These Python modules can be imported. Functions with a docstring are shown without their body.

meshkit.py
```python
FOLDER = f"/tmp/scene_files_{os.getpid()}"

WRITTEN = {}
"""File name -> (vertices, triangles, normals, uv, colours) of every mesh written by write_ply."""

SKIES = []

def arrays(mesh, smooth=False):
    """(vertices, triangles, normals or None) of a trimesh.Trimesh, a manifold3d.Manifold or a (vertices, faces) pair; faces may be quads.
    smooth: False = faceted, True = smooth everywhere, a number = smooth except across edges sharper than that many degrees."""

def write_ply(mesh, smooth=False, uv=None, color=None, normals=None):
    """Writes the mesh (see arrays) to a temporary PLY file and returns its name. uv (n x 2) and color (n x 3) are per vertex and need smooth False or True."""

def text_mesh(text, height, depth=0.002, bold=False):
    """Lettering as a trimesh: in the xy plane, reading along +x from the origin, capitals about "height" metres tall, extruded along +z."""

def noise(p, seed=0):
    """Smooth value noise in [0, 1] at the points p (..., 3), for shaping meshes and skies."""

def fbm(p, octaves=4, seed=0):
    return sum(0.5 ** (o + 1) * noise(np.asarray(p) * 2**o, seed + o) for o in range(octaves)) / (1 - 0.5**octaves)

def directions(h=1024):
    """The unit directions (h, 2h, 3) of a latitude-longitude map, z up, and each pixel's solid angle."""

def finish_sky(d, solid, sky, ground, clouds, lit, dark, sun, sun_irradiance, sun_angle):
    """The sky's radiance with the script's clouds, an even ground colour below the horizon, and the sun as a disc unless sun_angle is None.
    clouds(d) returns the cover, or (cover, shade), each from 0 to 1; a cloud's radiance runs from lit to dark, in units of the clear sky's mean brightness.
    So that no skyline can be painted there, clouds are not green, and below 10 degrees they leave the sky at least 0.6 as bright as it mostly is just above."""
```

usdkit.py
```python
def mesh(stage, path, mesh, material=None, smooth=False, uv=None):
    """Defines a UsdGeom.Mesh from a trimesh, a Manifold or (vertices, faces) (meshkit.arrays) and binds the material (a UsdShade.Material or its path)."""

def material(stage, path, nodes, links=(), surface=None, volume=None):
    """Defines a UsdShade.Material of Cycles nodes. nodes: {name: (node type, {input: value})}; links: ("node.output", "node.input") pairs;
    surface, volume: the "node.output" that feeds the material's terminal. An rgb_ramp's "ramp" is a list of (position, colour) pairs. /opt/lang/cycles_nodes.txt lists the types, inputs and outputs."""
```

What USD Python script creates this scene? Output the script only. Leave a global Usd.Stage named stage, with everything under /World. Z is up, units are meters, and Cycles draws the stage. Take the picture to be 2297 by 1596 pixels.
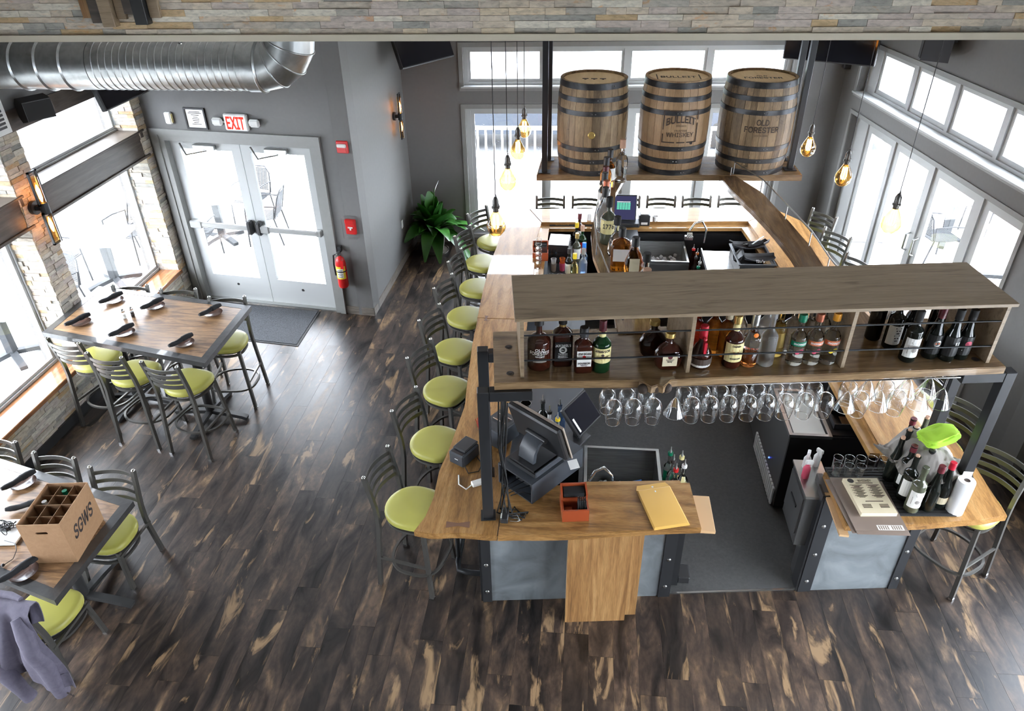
import math, random
import numpy as np, trimesh
from shapely.geometry import Polygon, Point, LineString
from shapely import affinity
from pxr import Usd, UsdGeom, UsdLux, UsdShade, Gf, Sdf
import usdkit, meshkit

stage = Usd.Stage.CreateInMemory()
UsdGeom.SetStageUpAxis(stage, 'Z'); UsdGeom.SetStageMetersPerUnit(stage, 1.0)
UsdGeom.Xform.Define(stage, '/World'); UsdGeom.Scope.Define(stage, '/World/Looks')
rng = random.Random(7); nr = np.random.default_rng(7)
PI = math.pi

# ---------------------------------------------------------------- camera, sky, exposure
def make_camera():
    F, W, H = 1632.3, 2297.0, 1596.0
    V = np.array([1190 - W / 2, 3300 - H / 2, F]); down = V / np.linalg.norm(V)
    Y = np.array([1335 - W / 2, -270 - H / 2, F]); y = Y / np.linalg.norm(Y)
    up = -down; x = np.cross(y, up)
    R = np.stack([x, y, up], 1)                        # camera (right, down, forward) from world
    right, dn, fwd = R
    m = Gf.Matrix4d(*right, 0, *(-dn), 0, *(-fwd), 0, 0, 0, 4.7, 1)
    cam = UsdGeom.Camera.Define(stage, '/World/camera')
    cam.AddTransformOp().Set(m)
    cam.CreateHorizontalApertureAttr(36.0); cam.CreateVerticalApertureAttr(36.0 * H / W)
    cam.CreateFocalLengthAttr(F / W * 36.0); cam.CreateClippingRangeAttr((0.05, 500.0))
    cam.CreateExposureAttr(EXPOSURE)
EXPOSURE = 0.80
SKY = 11.0
make_camera()
dome = UsdLux.DomeLight.Define(stage, '/World/sky'); dome.CreateIntensityAttr(1.0)
sky_mat = usdkit.material(stage, '/World/Looks/sky', {
    'tc': ('texture_coordinate', {}), 'n': ('noise_texture', {'scale': 2.2, 'detail': 5.0}),
    'r': ('rgb_ramp', {'ramp': [(0.35, (0.74, 0.86, 1.04)), (0.65, (0.95, 0.99, 1.04))]}),
    'b': ('background_shader', {'strength': SKY})}, [('tc.generated', 'n.vector'), ('n.fac', 'r.fac'), ('r.color', 'b.color')], surface='b.background')
UsdShade.MaterialBindingAPI.Apply(dome.GetPrim()).Bind(sky_mat)

# ---------------------------------------------------------------- mesh helpers
cat = lambda *m: trimesh.util.concatenate([x for y in m for x in (y if isinstance(y, (list, tuple)) else [y])])
def rotz(m, a, about=(0, 0)):
    m = m.copy(); m.apply_transform(trimesh.transformations.rotation_matrix(a, [0, 0, 1], [about[0], about[1], 0])); return m
def mv(m, x=0, y=0, z=0):
    m = m.copy(); m.apply_translation([x, y, z]); return m
def rot(m, a, ax, p=(0, 0, 0)):
    m = m.copy(); m.apply_transform(trimesh.transformations.rotation_matrix(a, ax, p)); return m
def box(x0, x1, y0, y1, z0, z1, bev=0):
    x0, x1 = min(x0, x1), max(x0, x1); y0, y1 = min(y0, y1), max(y0, y1); z0, z1 = min(z0, z1), max(z0, z1)
    if not bev:
        m = trimesh.creation.box([x1 - x0, y1 - y0, z1 - z0])
    else:
        hx, hy, hz = (x1 - x0) / 2, (y1 - y0) / 2, (z1 - z0) / 2; b = min(bev, hx * .95, hy * .95, hz * .95); p = []
        for i in (-1, 1):
            for j in (-1, 1):
                for k in (-1, 1):
                    p += [(i * hx, j * (hy - b), k * (hz - b)), (i * (hx - b), j * hy, k * (hz - b)), (i * (hx - b), j * (hy - b), k * hz)]
        m = trimesh.convex.convex_hull(np.array(p))
    m.apply_translation([(x0 + x1) / 2, (y0 + y1) / 2, (z0 + z1) / 2]); return m
def prism(poly, z0, z1):
    p = poly if isinstance(poly, Polygon) else Polygon(poly)
    m = trimesh.creation.extrude_polygon(p, z1 - z0, engine='earcut'); m.apply_translation([0, 0, z0]); return m
def frames(P, closed):
    P = np.asarray(P, float); n = len(P)
    T = (np.roll(P, -1, 0) - np.roll(P, 1, 0)) if closed else np.gradient(P, axis=0)
    return P, T / np.maximum(np.linalg.norm(T, axis=1, keepdims=True), 1e-9)
def ringmesh(rings, closed=False, caps=True):
    R = np.array(rings); n, k = R.shape[:2]; v = R.reshape(-1, 3); f = []
    for i in range(n if closed else n - 1):
        a, b = i * k, ((i + 1) % n) * k
        for j in range(k):
            j2 = (j + 1) % k
            f += [[a + j, a + j2, b + j2], [a + j, b + j2, b + j]]
    if caps and not closed:
        c0, c1 = len(v), len(v) + 1; v = np.vstack([v, R[0].mean(0), R[-1].mean(0)])
        for j in range(k):
            f += [[c0, (j + 1) % k, j], [c1, (n - 1) * k + j, (n - 1) * k + (j + 1) % k]]
    return trimesh.Trimesh(v, np.array(f), process=False)
def tube(P, r, n=8, closed=False):
    P, T = frames(P, closed); rings = []; u = None
    rr = np.broadcast_to(r, (len(P),))
    for p, t, q in zip(P, T, rr):
        if u is None:
            u = np.cross(t, [0, 0, 1.0] if abs(t[2]) < .9 else [1.0, 0, 0])
        u = u - t * (u @ t); u /= np.linalg.norm(u); w = np.cross(t, u)
        rings.append([p + q * (math.cos(a) * u + math.sin(a) * w) for a in np.arange(n) * 2 * PI / n])
    return ringmesh(rings, closed)
def sweep(P, w, h, up=(0, 0, 1), closed=False):
    P, T = frames(P, closed); up = np.array(up, float); rings = []
    for p, t in zip(P, T):
        s = np.cross(t, up); s /= np.linalg.norm(s); q = np.cross(s, t)
        rings.append([p + s * a * w / 2 + q * b * h / 2 for a, b in ((1, -1), (1, 1), (-1, 1), (-1, -1))])
    return ringmesh(rings, closed)
def lathe(prof, n=20, closed=False):
    """prof: (radius, z) bottom to top"""
    a = np.arange(n) * 2 * PI / n
    return ringmesh([[(r * math.cos(t), r * math.sin(t), z) for t in a] for r, z in prof], False, not closed)
def band(prof, n=20):
    a = np.arange(n) * 2 * PI / n
    return ringmesh([[(r * math.cos(t), r * math.sin(t), z) for t in a] for r, z in prof], True)
def shell(prof, n=20):
    a = np.arange(n) * 2 * PI / n
    return ringmesh([[(r * math.cos(t), r * math.sin(t), z) for t in a] for r, z in prof], False, False)
def cyl(r, z0, z1, n=16, x=0, y=0):
    return mv(lathe([(r, z0), (r, z1)], n), x, y)
def loft(outline, levels):
    o = np.array(outline, float); return ringmesh([[(x * s, y * s, z) for x, y in o] for s, z in levels])
def sphere(r, x=0, y=0, z=0, sub=2, s=(1, 1, 1)):
    m = trimesh.creation.icosphere(sub, r); m.vertices *= s; m.apply_translation([x, y, z]); return m
def text(t, h, w=None, bold=True, depth=.0008):
    m = meshkit.text_mesh(t, h, depth, bold); b = m.bounds
    m.apply_translation([-(b[0][0] + b[1][0]) / 2, -(b[0][1] + b[1][1]) / 2, 0])
    if w: m.vertices[:, 0] *= w / (b[1][0] - b[0][0])
    return m
def onplane(m, o, ux, uy):
    ux, uy = np.array(ux, float), np.array(uy, float); ux /= np.linalg.norm(ux); uy /= np.linalg.norm(uy)
    M = np.eye(4); M[:3, 0], M[:3, 1], M[:3, 2], M[:3, 3] = ux, uy, np.cross(ux, uy), o
    m = m.copy(); m.apply_transform(M); return m
def wrap(m, r, z=0):
    """flat lettering (xy) around a cylinder of radius r, facing -y"""
    v = m.vertices.copy(); a = v[:, 0] / r - PI / 2; q = r + v[:, 2]
    m = m.copy(); m.vertices = np.stack([q * np.cos(a), q * np.sin(a), v[:, 1] + z], 1); return m
def patch(r, z0, z1, half, n=8, t=.0006):
    a = np.linspace(-half, half, n + 1) - PI / 2
    rings = [[(q * math.cos(x), q * math.sin(x), z) for q, z in ((r, z0), (r + t, z0), (r + t, z1), (r, z1))] for x in a]
    return ringmesh(rings)
def arc(r, a0, a1, n, cx=0, cy=0, z=0):
    return [(cx + r * math.cos(t), cy + r * math.sin(t), z) for t in np.linspace(a0, a1, n)]

# ---------------------------------------------------------------- prims
used = {}
def num(parent, name):
    k = parent + '/' + name; n = used.get(k, 0); used[k] = n + 1
    return k if n == 0 else '%s_%03d' % (k, n)
def keys(p, **kw):
    for k, v in kw.items():
        if v: p.SetCustomDataByKey(k, v)
def path(parent):
    return '/World' if parent is None else str(parent.GetPath())
def part(parent, name, mesh, mat, smooth=False, label=None, kind=None):
    if isinstance(mesh, (list, tuple)): mesh = cat(mesh)
    p = usdkit.mesh(stage, num(path(parent), name), mesh, M[mat], smooth).GetPrim()
    keys(p, label=label, kind=kind); return p
def thing(name, label, category, loc=(0, 0, 0), rz=0, group=None, kind=None, scale=None):
    x = UsdGeom.Xform.Define(stage, num('/World', name)); x.AddTranslateOp().Set(Gf.Vec3d(*map(float, loc))); x.AddRotateZOp().Set(math.degrees(rz))
    if scale: x.AddScaleOp().Set(Gf.Vec3f(scale, scale, scale))
    keys(x.GetPrim(), label=label, category=category, group=group, kind=kind); return x.GetPrim()
def solo(name, mesh, mat, label, category, group=None, kind=None, smooth=False):
    p = part(None, name, mesh, mat, smooth); keys(p, label=label, category=category, group=group, kind=kind); return p
def dup(root, loc, rz=0, label=None, group=None, rx=0):
    was = root.GetCustomData(); base = root.GetName()
    if base[-4:-3] == '_' and base[-3:].isdigit(): base = base[:-4]
    x = UsdGeom.Xform.Define(stage, num('/World', base))
    x.AddTranslateOp().Set(Gf.Vec3d(*map(float, loc))); x.AddRotateZOp().Set(math.degrees(rz))
    p = x.GetPrim()
    so = [o for o in UsdGeom.Xformable(root).GetOrderedXformOps() if o.GetOpType() == UsdGeom.XformOp.TypeScale]
    if so: x.AddScaleOp().Set(so[0].Get())
    p.GetReferences().AddInternalReference(root.GetPath()); p.SetInstanceable(True)
    keys(p, label=label or was.get('label'), category=was.get('category'), group=group or was.get('group')); return p

# ---------------------------------------------------------------- materials
M = {}
def pr(name, color, rough=.5, metal=0.0, **kw):
    M[name] = usdkit.material(stage, '/World/Looks/' + name, {'p': ('principled_bsdf', {'base_color': color, 'roughness': rough, 'metallic': float(metal), **kw})}, surface='p.BSDF')
def grain(name, ramp, scale=(1, 1, 1), nscale=4.0, rough=.5, rvar=0.0, coat=0.0, bump=0.0, distortion=.6, detail=6.0, rand=True, metal=0.0, fine=None, blotch=None, spec=.5, nrough=.55, ior=1.5, coatr=.04):
    """procedural material in the object's own coordinates: stretched noise through a ramp; each object shifted at random"""
    n = {'tc': ('texture_coordinate', {}), 'mp': ('mapping', {'scale': scale}), 'n1': ('noise_texture', {'scale': nscale, 'detail': detail, 'roughness': nrough, 'distortion': distortion}),
         'rp': ('rgb_ramp', {'ramp': ramp}), 'p': ('principled_bsdf', {'roughness': rough, 'coat_weight': coat, 'coat_roughness': coatr, 'metallic': float(metal), 'specular_ior_level': spec, 'ior': ior})}
    l = [('mp.vector', 'n1.vector'), ('n1.fac', 'rp.fac')]
    if rand:
        n['oi'] = ('object_info', {}); n['sc'] = ('vector_math', {'math_type': 'scale', 'vector1': (37.0, 91.0, 53.0)}); n['ad'] = ('vector_math', {'math_type': 'add'})
        l += [('oi.random', 'sc.scale'), ('tc.object', 'ad.vector1'), ('sc.vector', 'ad.vector2'), ('ad.vector', 'mp.vector')]
    else:
        l += [('tc.object', 'mp.vector')]
    out = 'rp.color'
    if fine:                                            # fine = (scale xyz, dark multiplier)
        n['m2'] = ('mapping', {'scale': fine[0]}); n['n2'] = ('noise_texture', {'scale': 6.0, 'detail': 4.0, 'roughness': .6})
        n['r2'] = ('rgb_ramp', {'ramp': [(.35, (fine[1],) * 3), (.6, (1, 1, 1))]}); n['x2'] = ('mix', {'mix_type': 'multiply', 'fac': 1.0})
        l += [('ad.vector' if rand else 'tc.object', 'm2.vector'), ('m2.vector', 'n2.vector'), ('n2.fac', 'r2.fac'), (out, 'x2.color1'), ('r2.color', 'x2.color2')]; out = 'x2.color'
    if blotch:                                          # blotch = (mapping scale, threshold lo, hi, colour)
        n['m3'] = ('mapping', {'scale': blotch[0]}); n['n3'] = ('noise_texture', {'scale': 2.0, 'detail': 5.0, 'roughness': .6, 'distortion': .8})
        n['r3'] = ('rgb_ramp', {'ramp': [(blotch[1], (0, 0, 0)), (blotch[2], (1, 1, 1))]}); n['x3'] = ('mix', {'mix_type': 'mix', 'color2': blotch[3]})
        l += [('ad.vector' if rand else 'tc.object', 'm3.vector'), ('m3.vector', 'n3.vector'), ('n3.fac', 'r3.fac'), ('r3.color', 'x3.fac'), (out, 'x3.color1')]; out = 'x3.color'
    l += [(out, 'p.base_color')]
    if bump:
        n['b'] = ('bump', {'strength': .6, 'distance': bump}); l += [('n1.fac', 'b.height'), ('b.normal', 'p.normal')]
    if rvar:
        n['rm'] = ('map_range', {'from_min': .3, 'from_max': .7, 'to_min': rough - rvar, 'to_max': rough + rvar}); l += [('n1.fac', 'rm.value'), ('rm.result', 'p.roughness')]
    M[name] = usdkit.material(stage, '/World/Looks/' + name, n, l, surface='p.BSDF')
def pane(name, tint=(1, 1, 1), rough=0.0, f0=.04, pw=5.0):
    """see-through sheet: plain transparency under a Schlick reflection, alike from both sides"""
    M[name] = usdkit.material(stage, '/World/Looks/' + name, {'t': ('transparent_bsdf', {'color': tint}), 'g': ('glossy_bsdf', {'color': (1, 1, 1), 'roughness': rough}), 'w': ('layer_weight', {'blend': .5}),
        'q': ('math', {'math_type': 'power', 'value2': pw}), 'a': ('math', {'math_type': 'multiply_add', 'value2': 1 - f0, 'value3': f0}), 'm': ('mix_closure', {})},
        [('w.facing', 'q.value1'), ('q.value', 'a.value1'), ('a.value', 'm.fac'), ('t.BSDF', 'm.closure1'), ('g.BSDF', 'm.closure2')], surface='m.closure')
def emit(name, color, strength):
    M[name] = usdkit.material(stage, '/World/Looks/' + name, {'e': ('emission', {'color': color, 'strength': strength})}, surface='e.emission')

FL_DARK = [(.30, (.006, .0045, .004)), (.43, (.017, .0115, .009)), (.52, (.038, .0245, .017)), (.60, (.068, .043, .028)), (.66, (.13, .082, .045)), (.74, (.24, .155, .085))]
for i, k in enumerate((.55, .75, .95, 1.15)):
    grain('plank_%d' % i, [(a, tuple(x * k for x in c)) for a, c in FL_DARK], (3.2, .95, 1), 1.9, rough=.37, rvar=.07, bump=.0008, distortion=1.0, detail=6.0, fine=((6, 2.6, 1), .5), blotch=((3.8, .85, 1), .59, .67, (.21, .135, .072)), spec=.55)
grain('sub_floor', [(0, (.01, .009, .008)), (1, (.016, .014, .012))], rough=.8)
grain('mat_floor', [(.3, (.05, .05, .05)), (.7, (.07, .07, .068))], nscale=40., rough=.6, bump=.0006)
grain('wall_paint', [(.3, (.146, .143, .137)), (.7, (.156, .153, .147))], nscale=30., rough=.6, rand=False)
grain('ceiling_paint', [(.3, (.68, .67, .64)), (.7, (.72, .71, .68))], nscale=20., rough=.7, rand=False)
grain('trim_grey', [(.3, (.22, .22, .21)), (.7, (.235, .235, .225))], nscale=20., rough=.4, rand=False)
pr('white_frame', (.43, .44, .435), .35); pr('cream_trim', (.62, .56, .44), .5); pr('white_plastic', (.75, .75, .73), .35)
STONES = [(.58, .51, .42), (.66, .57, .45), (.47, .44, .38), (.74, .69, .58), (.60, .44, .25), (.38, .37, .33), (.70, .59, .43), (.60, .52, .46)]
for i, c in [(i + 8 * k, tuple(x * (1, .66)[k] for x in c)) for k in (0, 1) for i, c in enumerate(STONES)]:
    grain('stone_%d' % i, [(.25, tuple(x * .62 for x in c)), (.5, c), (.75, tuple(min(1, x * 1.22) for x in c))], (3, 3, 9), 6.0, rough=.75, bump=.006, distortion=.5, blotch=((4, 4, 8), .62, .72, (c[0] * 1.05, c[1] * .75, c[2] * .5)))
pr('mortar', (.09, .085, .08), .9); pr('black_base', (.012, .012, .012), .4)
grain('dark_clad', [(.3, (.035, .027, .021)), (.5, (.062, .047, .036)), (.7, (.10, .078, .06))], (1, .8, 8), 3.0, rough=.38, bump=.001)
grain('sill_wood', [(.3, (.10, .042, .018)), (.5, (.2, .085, .034)), (.7, (.3, .14, .06))], (9, .9, 3), 2.6, rough=.18, coat=.5)
for nm, sc in (('bar_wood', (6, .8, 6)), ('bar_wood_cross', (.8, 6, 6))):
    grain(nm, [(.26, (.14, .068, .022)), (.45, (.29, .148, .047)), (.58, (.37, .2, .07)), (.75, (.44, .26, .1))], sc, 1.7, rough=.35, coat=.5, coatr=.03, spec=.2, distortion=1.2, fine=(tuple(x * 4 for x in sc), .72), blotch=((1.6, 1.6, 1.6), .67, .74, (.11, .045, .018)))
grain('bar_edge', [(.3, (.16, .075, .03)), (.7, (.34, .18, .08))], (3, 3, 8), 4., rough=.35, coat=.6)
grain('rail_wood', [(.3, (.3, .155, .05)), (.6, (.46, .265, .095)), (.8, (.55, .34, .14))], (3, 3, 3), 2., rough=.3, coat=.6)
grain('board_front', [(.25, (.15, .072, .026)), (.45, (.29, .15, .056)), (.6, (.4, .225, .088)), (.75, (.48, .3, .135))], (9, 9, .55), 1.8, rough=.3, coat=.6, distortion=1.0, fine=((30, 30, 1.5), .7))
pr('key_wood', (.12, .055, .03), .3, coat_weight=.8)
grain('oak_shelf', [(.3, (.18, .122, .07)), (.42, (.27, .195, .118)), (.7, (.34, .25, .16))], (.55, 5, 5), 1.7, rough=.45, distortion=3.2, detail=3.0, fine=((2, 40, 40), .8))
grain('live_shelf', [(.3, (.14, .085, .042)), (.5, (.26, .165, .083)), (.7, (.36, .24, .13))], (.7, 6, 6), 2.2, rough=.2, coat=.5, distortion=1.2, fine=((2, 25, 25), .75))
grain('live_shelf_long', [(.3, (.13, .073, .034)), (.5, (.24, .14, .066)), (.7, (.34, .215, .11))], (6, .8, 6), 2.2, rough=.22, coat=.5, distortion=1.2, fine=((25, 2, 25), .75))
grain('bark', [(.3, (.015, .009, .006)), (.7, (.06, .035, .02))], nscale=14., rough=.7, bump=.01)
grain('table_oak', [(.34, (.09, .045, .02)), (.42, (.17, .09, .04)), (.55, (.25, .14, .065)), (.7, (.33, .195, .095))], (.5, 3.4, 4), 2.2, rough=.34, coat=.5, coatr=.16, distortion=3.6, detail=3.0, fine=((2.5, 40, 4), .62))
grain('table_edge', [(.3, (.012, .012, .012)), (.7, (.03, .029, .028))], nscale=12., rough=.28, coat=.5)
pr('cast_iron', (.02, .02, .02), .45)
pr('gunmetal', (.112, .107, .098), .3, .75)
pr('bar_grey', (.27, .27, .26), .4); pr('chrome', (.75, .75, .75), .12, 1.0); pr('steel', (.5, .51, .5), .28, 1.0)
grain('brushed', [(.3, (.36, .36, .35)), (.7, (.5, .5, .49))], (1, 14, 14), 5., rough=.32, metal=1.0)
grain('galv', [(.3, (.42, .44, .44)), (.7, (.62, .64, .63))], nscale=9., rough=.36, metal=1.0, detail=3.)
grain('zinc', [(.3, (.13, .142, .15)), (.5, (.19, .21, .222)), (.7, (.27, .295, .31))], nscale=3.2, rough=.42, rvar=.1, metal=.35, distortion=1.0, detail=9.)
pr('black_steel', (.025, .026, .028), .35, .4); pr('black_plastic', (.018, .018, .019), .42); pr('dark_plastic', (.035, .04, .048), .4)
pr('black_cabinet', (.014, .014, .015), .3); pr('cooler_grey', (.06, .06, .06), .35); pr('rubber', (.012, .012, .012), .7)
pr('screen_black', (.006, .006, .008), .08); pr('bezel', (.36, .3, .24), .35)
pr('vinyl', (.37, .35, .075), .42); pr('white_paper', (.8, .8, .78), .7); pr('cream_paper', (.66, .58, .4), .7); pr('brown_paper', (.2, .15, .12), .7)
pr('ink', (.03, .022, .02), .6); pr('ink_brown', (.05, .03, .02), .6); pr('label_yellow', (.75, .65, .3), .5); pr('label_black', (.007, .007, .007), .4); pr('label_white', (.75, .74, .7), .5)
pr('print_white', (.8, .8, .78), .5); pr('gold', (.6, .42, .14), .3, .8); pr('red_paint', (.55, .015, .015), .3); pr('red_wood', (.27, .05, .016), .3, coat_weight=.5)
pr('manila', (.72, .42, .09), .55); pr('maple', (.62, .4, .21), .4); grain('kraft', [(.3, (.3, .165, .078)), (.7, (.35, .2, .1))], nscale=30., rough=.8)
pr('kraft_in', (.22, .12, .058), .85); pr('napkin_black', (.012, .0125, .014), .85); pr('plate_brown', (.06, .032, .024), .18)
grain('jacket', [(.3, (.105, .095, .13)), (.7, (.14, .125, .165))], nscale=30., rough=.85)
pr('lime_cloth', (.38, .66, .045), .85); pr('grey_cloth', (.25, .23, .21), .9); pr('paper_towel', (.82, .82, .81), .8)
grain('barrel_wood', [(.3, (.16, .105, .054)), (.5, (.32, .215, .115)), (.7, (.44, .315, .175))], (5, 5, .8), 2.4, rough=.55, fine=((30, 30, 3), .7), blotch=((2, 2, 2.5), .6, .74, (.05, .032, .02)))
grain('barrel_clean', [(.3, (.3, .18, .085)), (.5, (.42, .265, .135)), (.7, (.5, .33, .175))], (5, 5, .8), 2.2, rough=.5, fine=((30, 30, 3), .8))
grain('barrel_dark', [(.3, (.10, .065, .034)), (.5, (.2, .135, .072)), (.7, (.3, .21, .115))], (5, 5, .8), 2.2, rough=.55, fine=((30, 30, 3), .65), blotch=((2, 2, 2), .55, .7, (.035, .026, .018)))
grain('barrel_head', [(.3, (.62, .43, .22)), (.7, (.74, .54, .31))], (8, 1, 1), 2.0, rough=.5)
grain('hoop', [(.3, (.025, .026, .028)), (.7, (.09, .09, .092))], nscale=7., rough=.38, metal=.6)
grain('base_wood', [(.3, (.10, .085, .07)), (.7, (.2, .175, .15))], (2, 2, 12), 3., rough=.35)
grain('pot', [(.3, (.2, .185, .155)), (.7, (.28, .26, .22))], (1, 1, 14), 3., rough=.6); pr('soil', (.02, .015, .01), .9)
M['leaf'] = usdkit.material(stage, '/World/Looks/leaf', {'oi': ('object_info', {}), 'r': ('rgb_ramp', {'ramp': [(0, (.012, .055, .01)), (1, (.045, .16, .025))]}), 'p': ('principled_bsdf', {'roughness': .3}), 't': ('translucent_bsdf', {'color': (.1, .3, .04)}), 'm': ('mix_closure', {'fac': .2})},
    [('oi.random', 'r.fac'), ('r.color', 'p.base_color'), ('p.BSDF', 'm.closure1'), ('t.BSDF', 'm.closure2')], surface='m.closure')
pane('window_glass'); pane('glassware', (.95, .965, .965), f0=.075, pw=2.4); pr('glass_rim', (.9, .92, .92), .05, transmission_weight=1.0, ior=1.5); pane('amber_glass', (1., .74, .36), f0=.06, pw=3.0); pane('clear_plastic', (.93, .93, .93), .1)
def glass(name, c, rough=.02, **kw): pr(name, c, rough, transmission_weight=1.0, ior=1.4, **kw)
glass('clear_bottle', (.95, .97, .96)); glass('frost_bottle', (.86, .88, .9), .35); glass('whiskey', (.62, .23, .035)); glass('gold_spirit', (.9, .68, .2)); glass('orange_spirit', (.9, .3, .08)); glass('red_spirit', (.7, .07, .03)); glass('blue_bottle', (.3, .5, .85), .1)
pr('dark_whiskey', (.022, .005, .0025), .06, coat_weight=.5); pr('wine_glass_dark', (.004, .005, .004), .06); pr('green_bottle', (.004, .018, .006), .06); pr('plum_cap', (.09, .01, .016), .35); pr('olive_bottle', (.05, .055, .035), .12, coat_weight=1.0)
pr('cork', (.5, .3, .2), .8); pr('teal_cap', (.0, .18, .09), .35); pr('copper_cap', (.42, .13, .07), .3, .5); pr('amber_cap', (.75, .32, .02), .35); pr('yellow_cap', (.7, .5, .02), .4); pr('blue_cap', (.02, .2, .7), .4); pr('orange_dot', (.85, .2, .02), .4); pr('pink_print', (.7, .09, .16), .5); pr('orange_print', (.6, .15, .05), .5); pr('yellow_print', (.8, .6, .04), .5); pr('red_ribbon', (.5, .01, .03), .35)
emit('filament', (1., .45, .12), 16.); emit('exit_red', (1., .03, .02), 1.6); emit('screen_glow', (.12, .55, .38), .8); emit('screen_dim', (.05, .05, .12), .6); emit('led_blue', (.05, .1, 1.), 4.); emit('downlight', (1., .86, .68), 6.)
grain('concrete_out', [(.3, (.42, .42, .4)), (.7, (.5, .5, .48))], nscale=3., rough=.8, rand=False); grain('asphalt', [(.3, (.08, .08, .085)), (.7, (.11, .11, .115))], nscale=20., rough=.85, rand=False)
pr('patio_white', (.75, .76, .76), .4); pr('patio_grey', (.022, .024, .027), .6); pr('patio_tube', (.02, .02, .022), .6); pr('car_dark', (.02, .025, .035), .25); pr('car_glass', (.01, .012, .015), .05); pr('grass', (.07, .14, .03), .9); pr('bush', (.05, .1, .03), .8)
pr('mat_black', (.035, .038, .042), .9); pr('ice', (.8, .82, .84), .3)

# ================================================================ THE ROOM
class Wall:
    """s runs along the wall, d outward through it, z up"""
    def __init__(self, p0, p1):
        self.p = np.array(p0, float); e = np.array(p1, float) - self.p; self.L = np.linalg.norm(e); self.u = e / self.L; self.n = np.array([-self.u[1], self.u[0]]); self.a = math.atan2(e[1], e[0])
    def at(self, s, d, z): q = self.p + self.u * s + self.n * d; return (q[0], q[1], z)
    def put(self, m):
        m = m.copy(); m.apply_transform(trimesh.transformations.rotation_matrix(self.a, [0, 0, 1])); m.apply_translation([self.p[0], self.p[1], 0]); return m
    def box(self, s0, s1, d0, d1, z0, z1, bev=0): return self.put(box(s0, s1, d0, d1, z0, z1, bev))
    def cells(self, s0, s1, d0, d1, z0, z1, holes):
        ss = sorted({s0, s1, *[min(max(v, s0), s1) for h in holes for v in h[:2]]}); out = []
        for a, b in zip(ss, ss[1:]):
            m = (a + b) / 2; z = z0
            for h in sorted([h for h in holes if h[0] < m < h[1]], key=lambda h: h[2]):
                if h[2] > z: out.append(self.box(a, b, d0, d1, z, h[2]))
                z = max(z, h[3])
            if z < z1: out.append(self.box(a, b, d0, d1, z, z1))
        return cat(out)
def struct(name, label, category, parent=None): return thing(name, label, category, kind='structure')

WL = Wall((-5.22, -2.5), (-5.22, 8.30)); WD = Wall((-5.14, 8.29), (-2.62, 7.98)); WG = Wall((-2.62, 7.98), (-2.55, 10.3)); WB = Wall((-2.55, 10.3), (3.45, 10.63)); WR = Wall((3.45, 10.63), (4.05, 5.7)); WR2 = Wall((4.05, 5.7), (4.05, -2.5))
CEIL = 4.55

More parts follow.
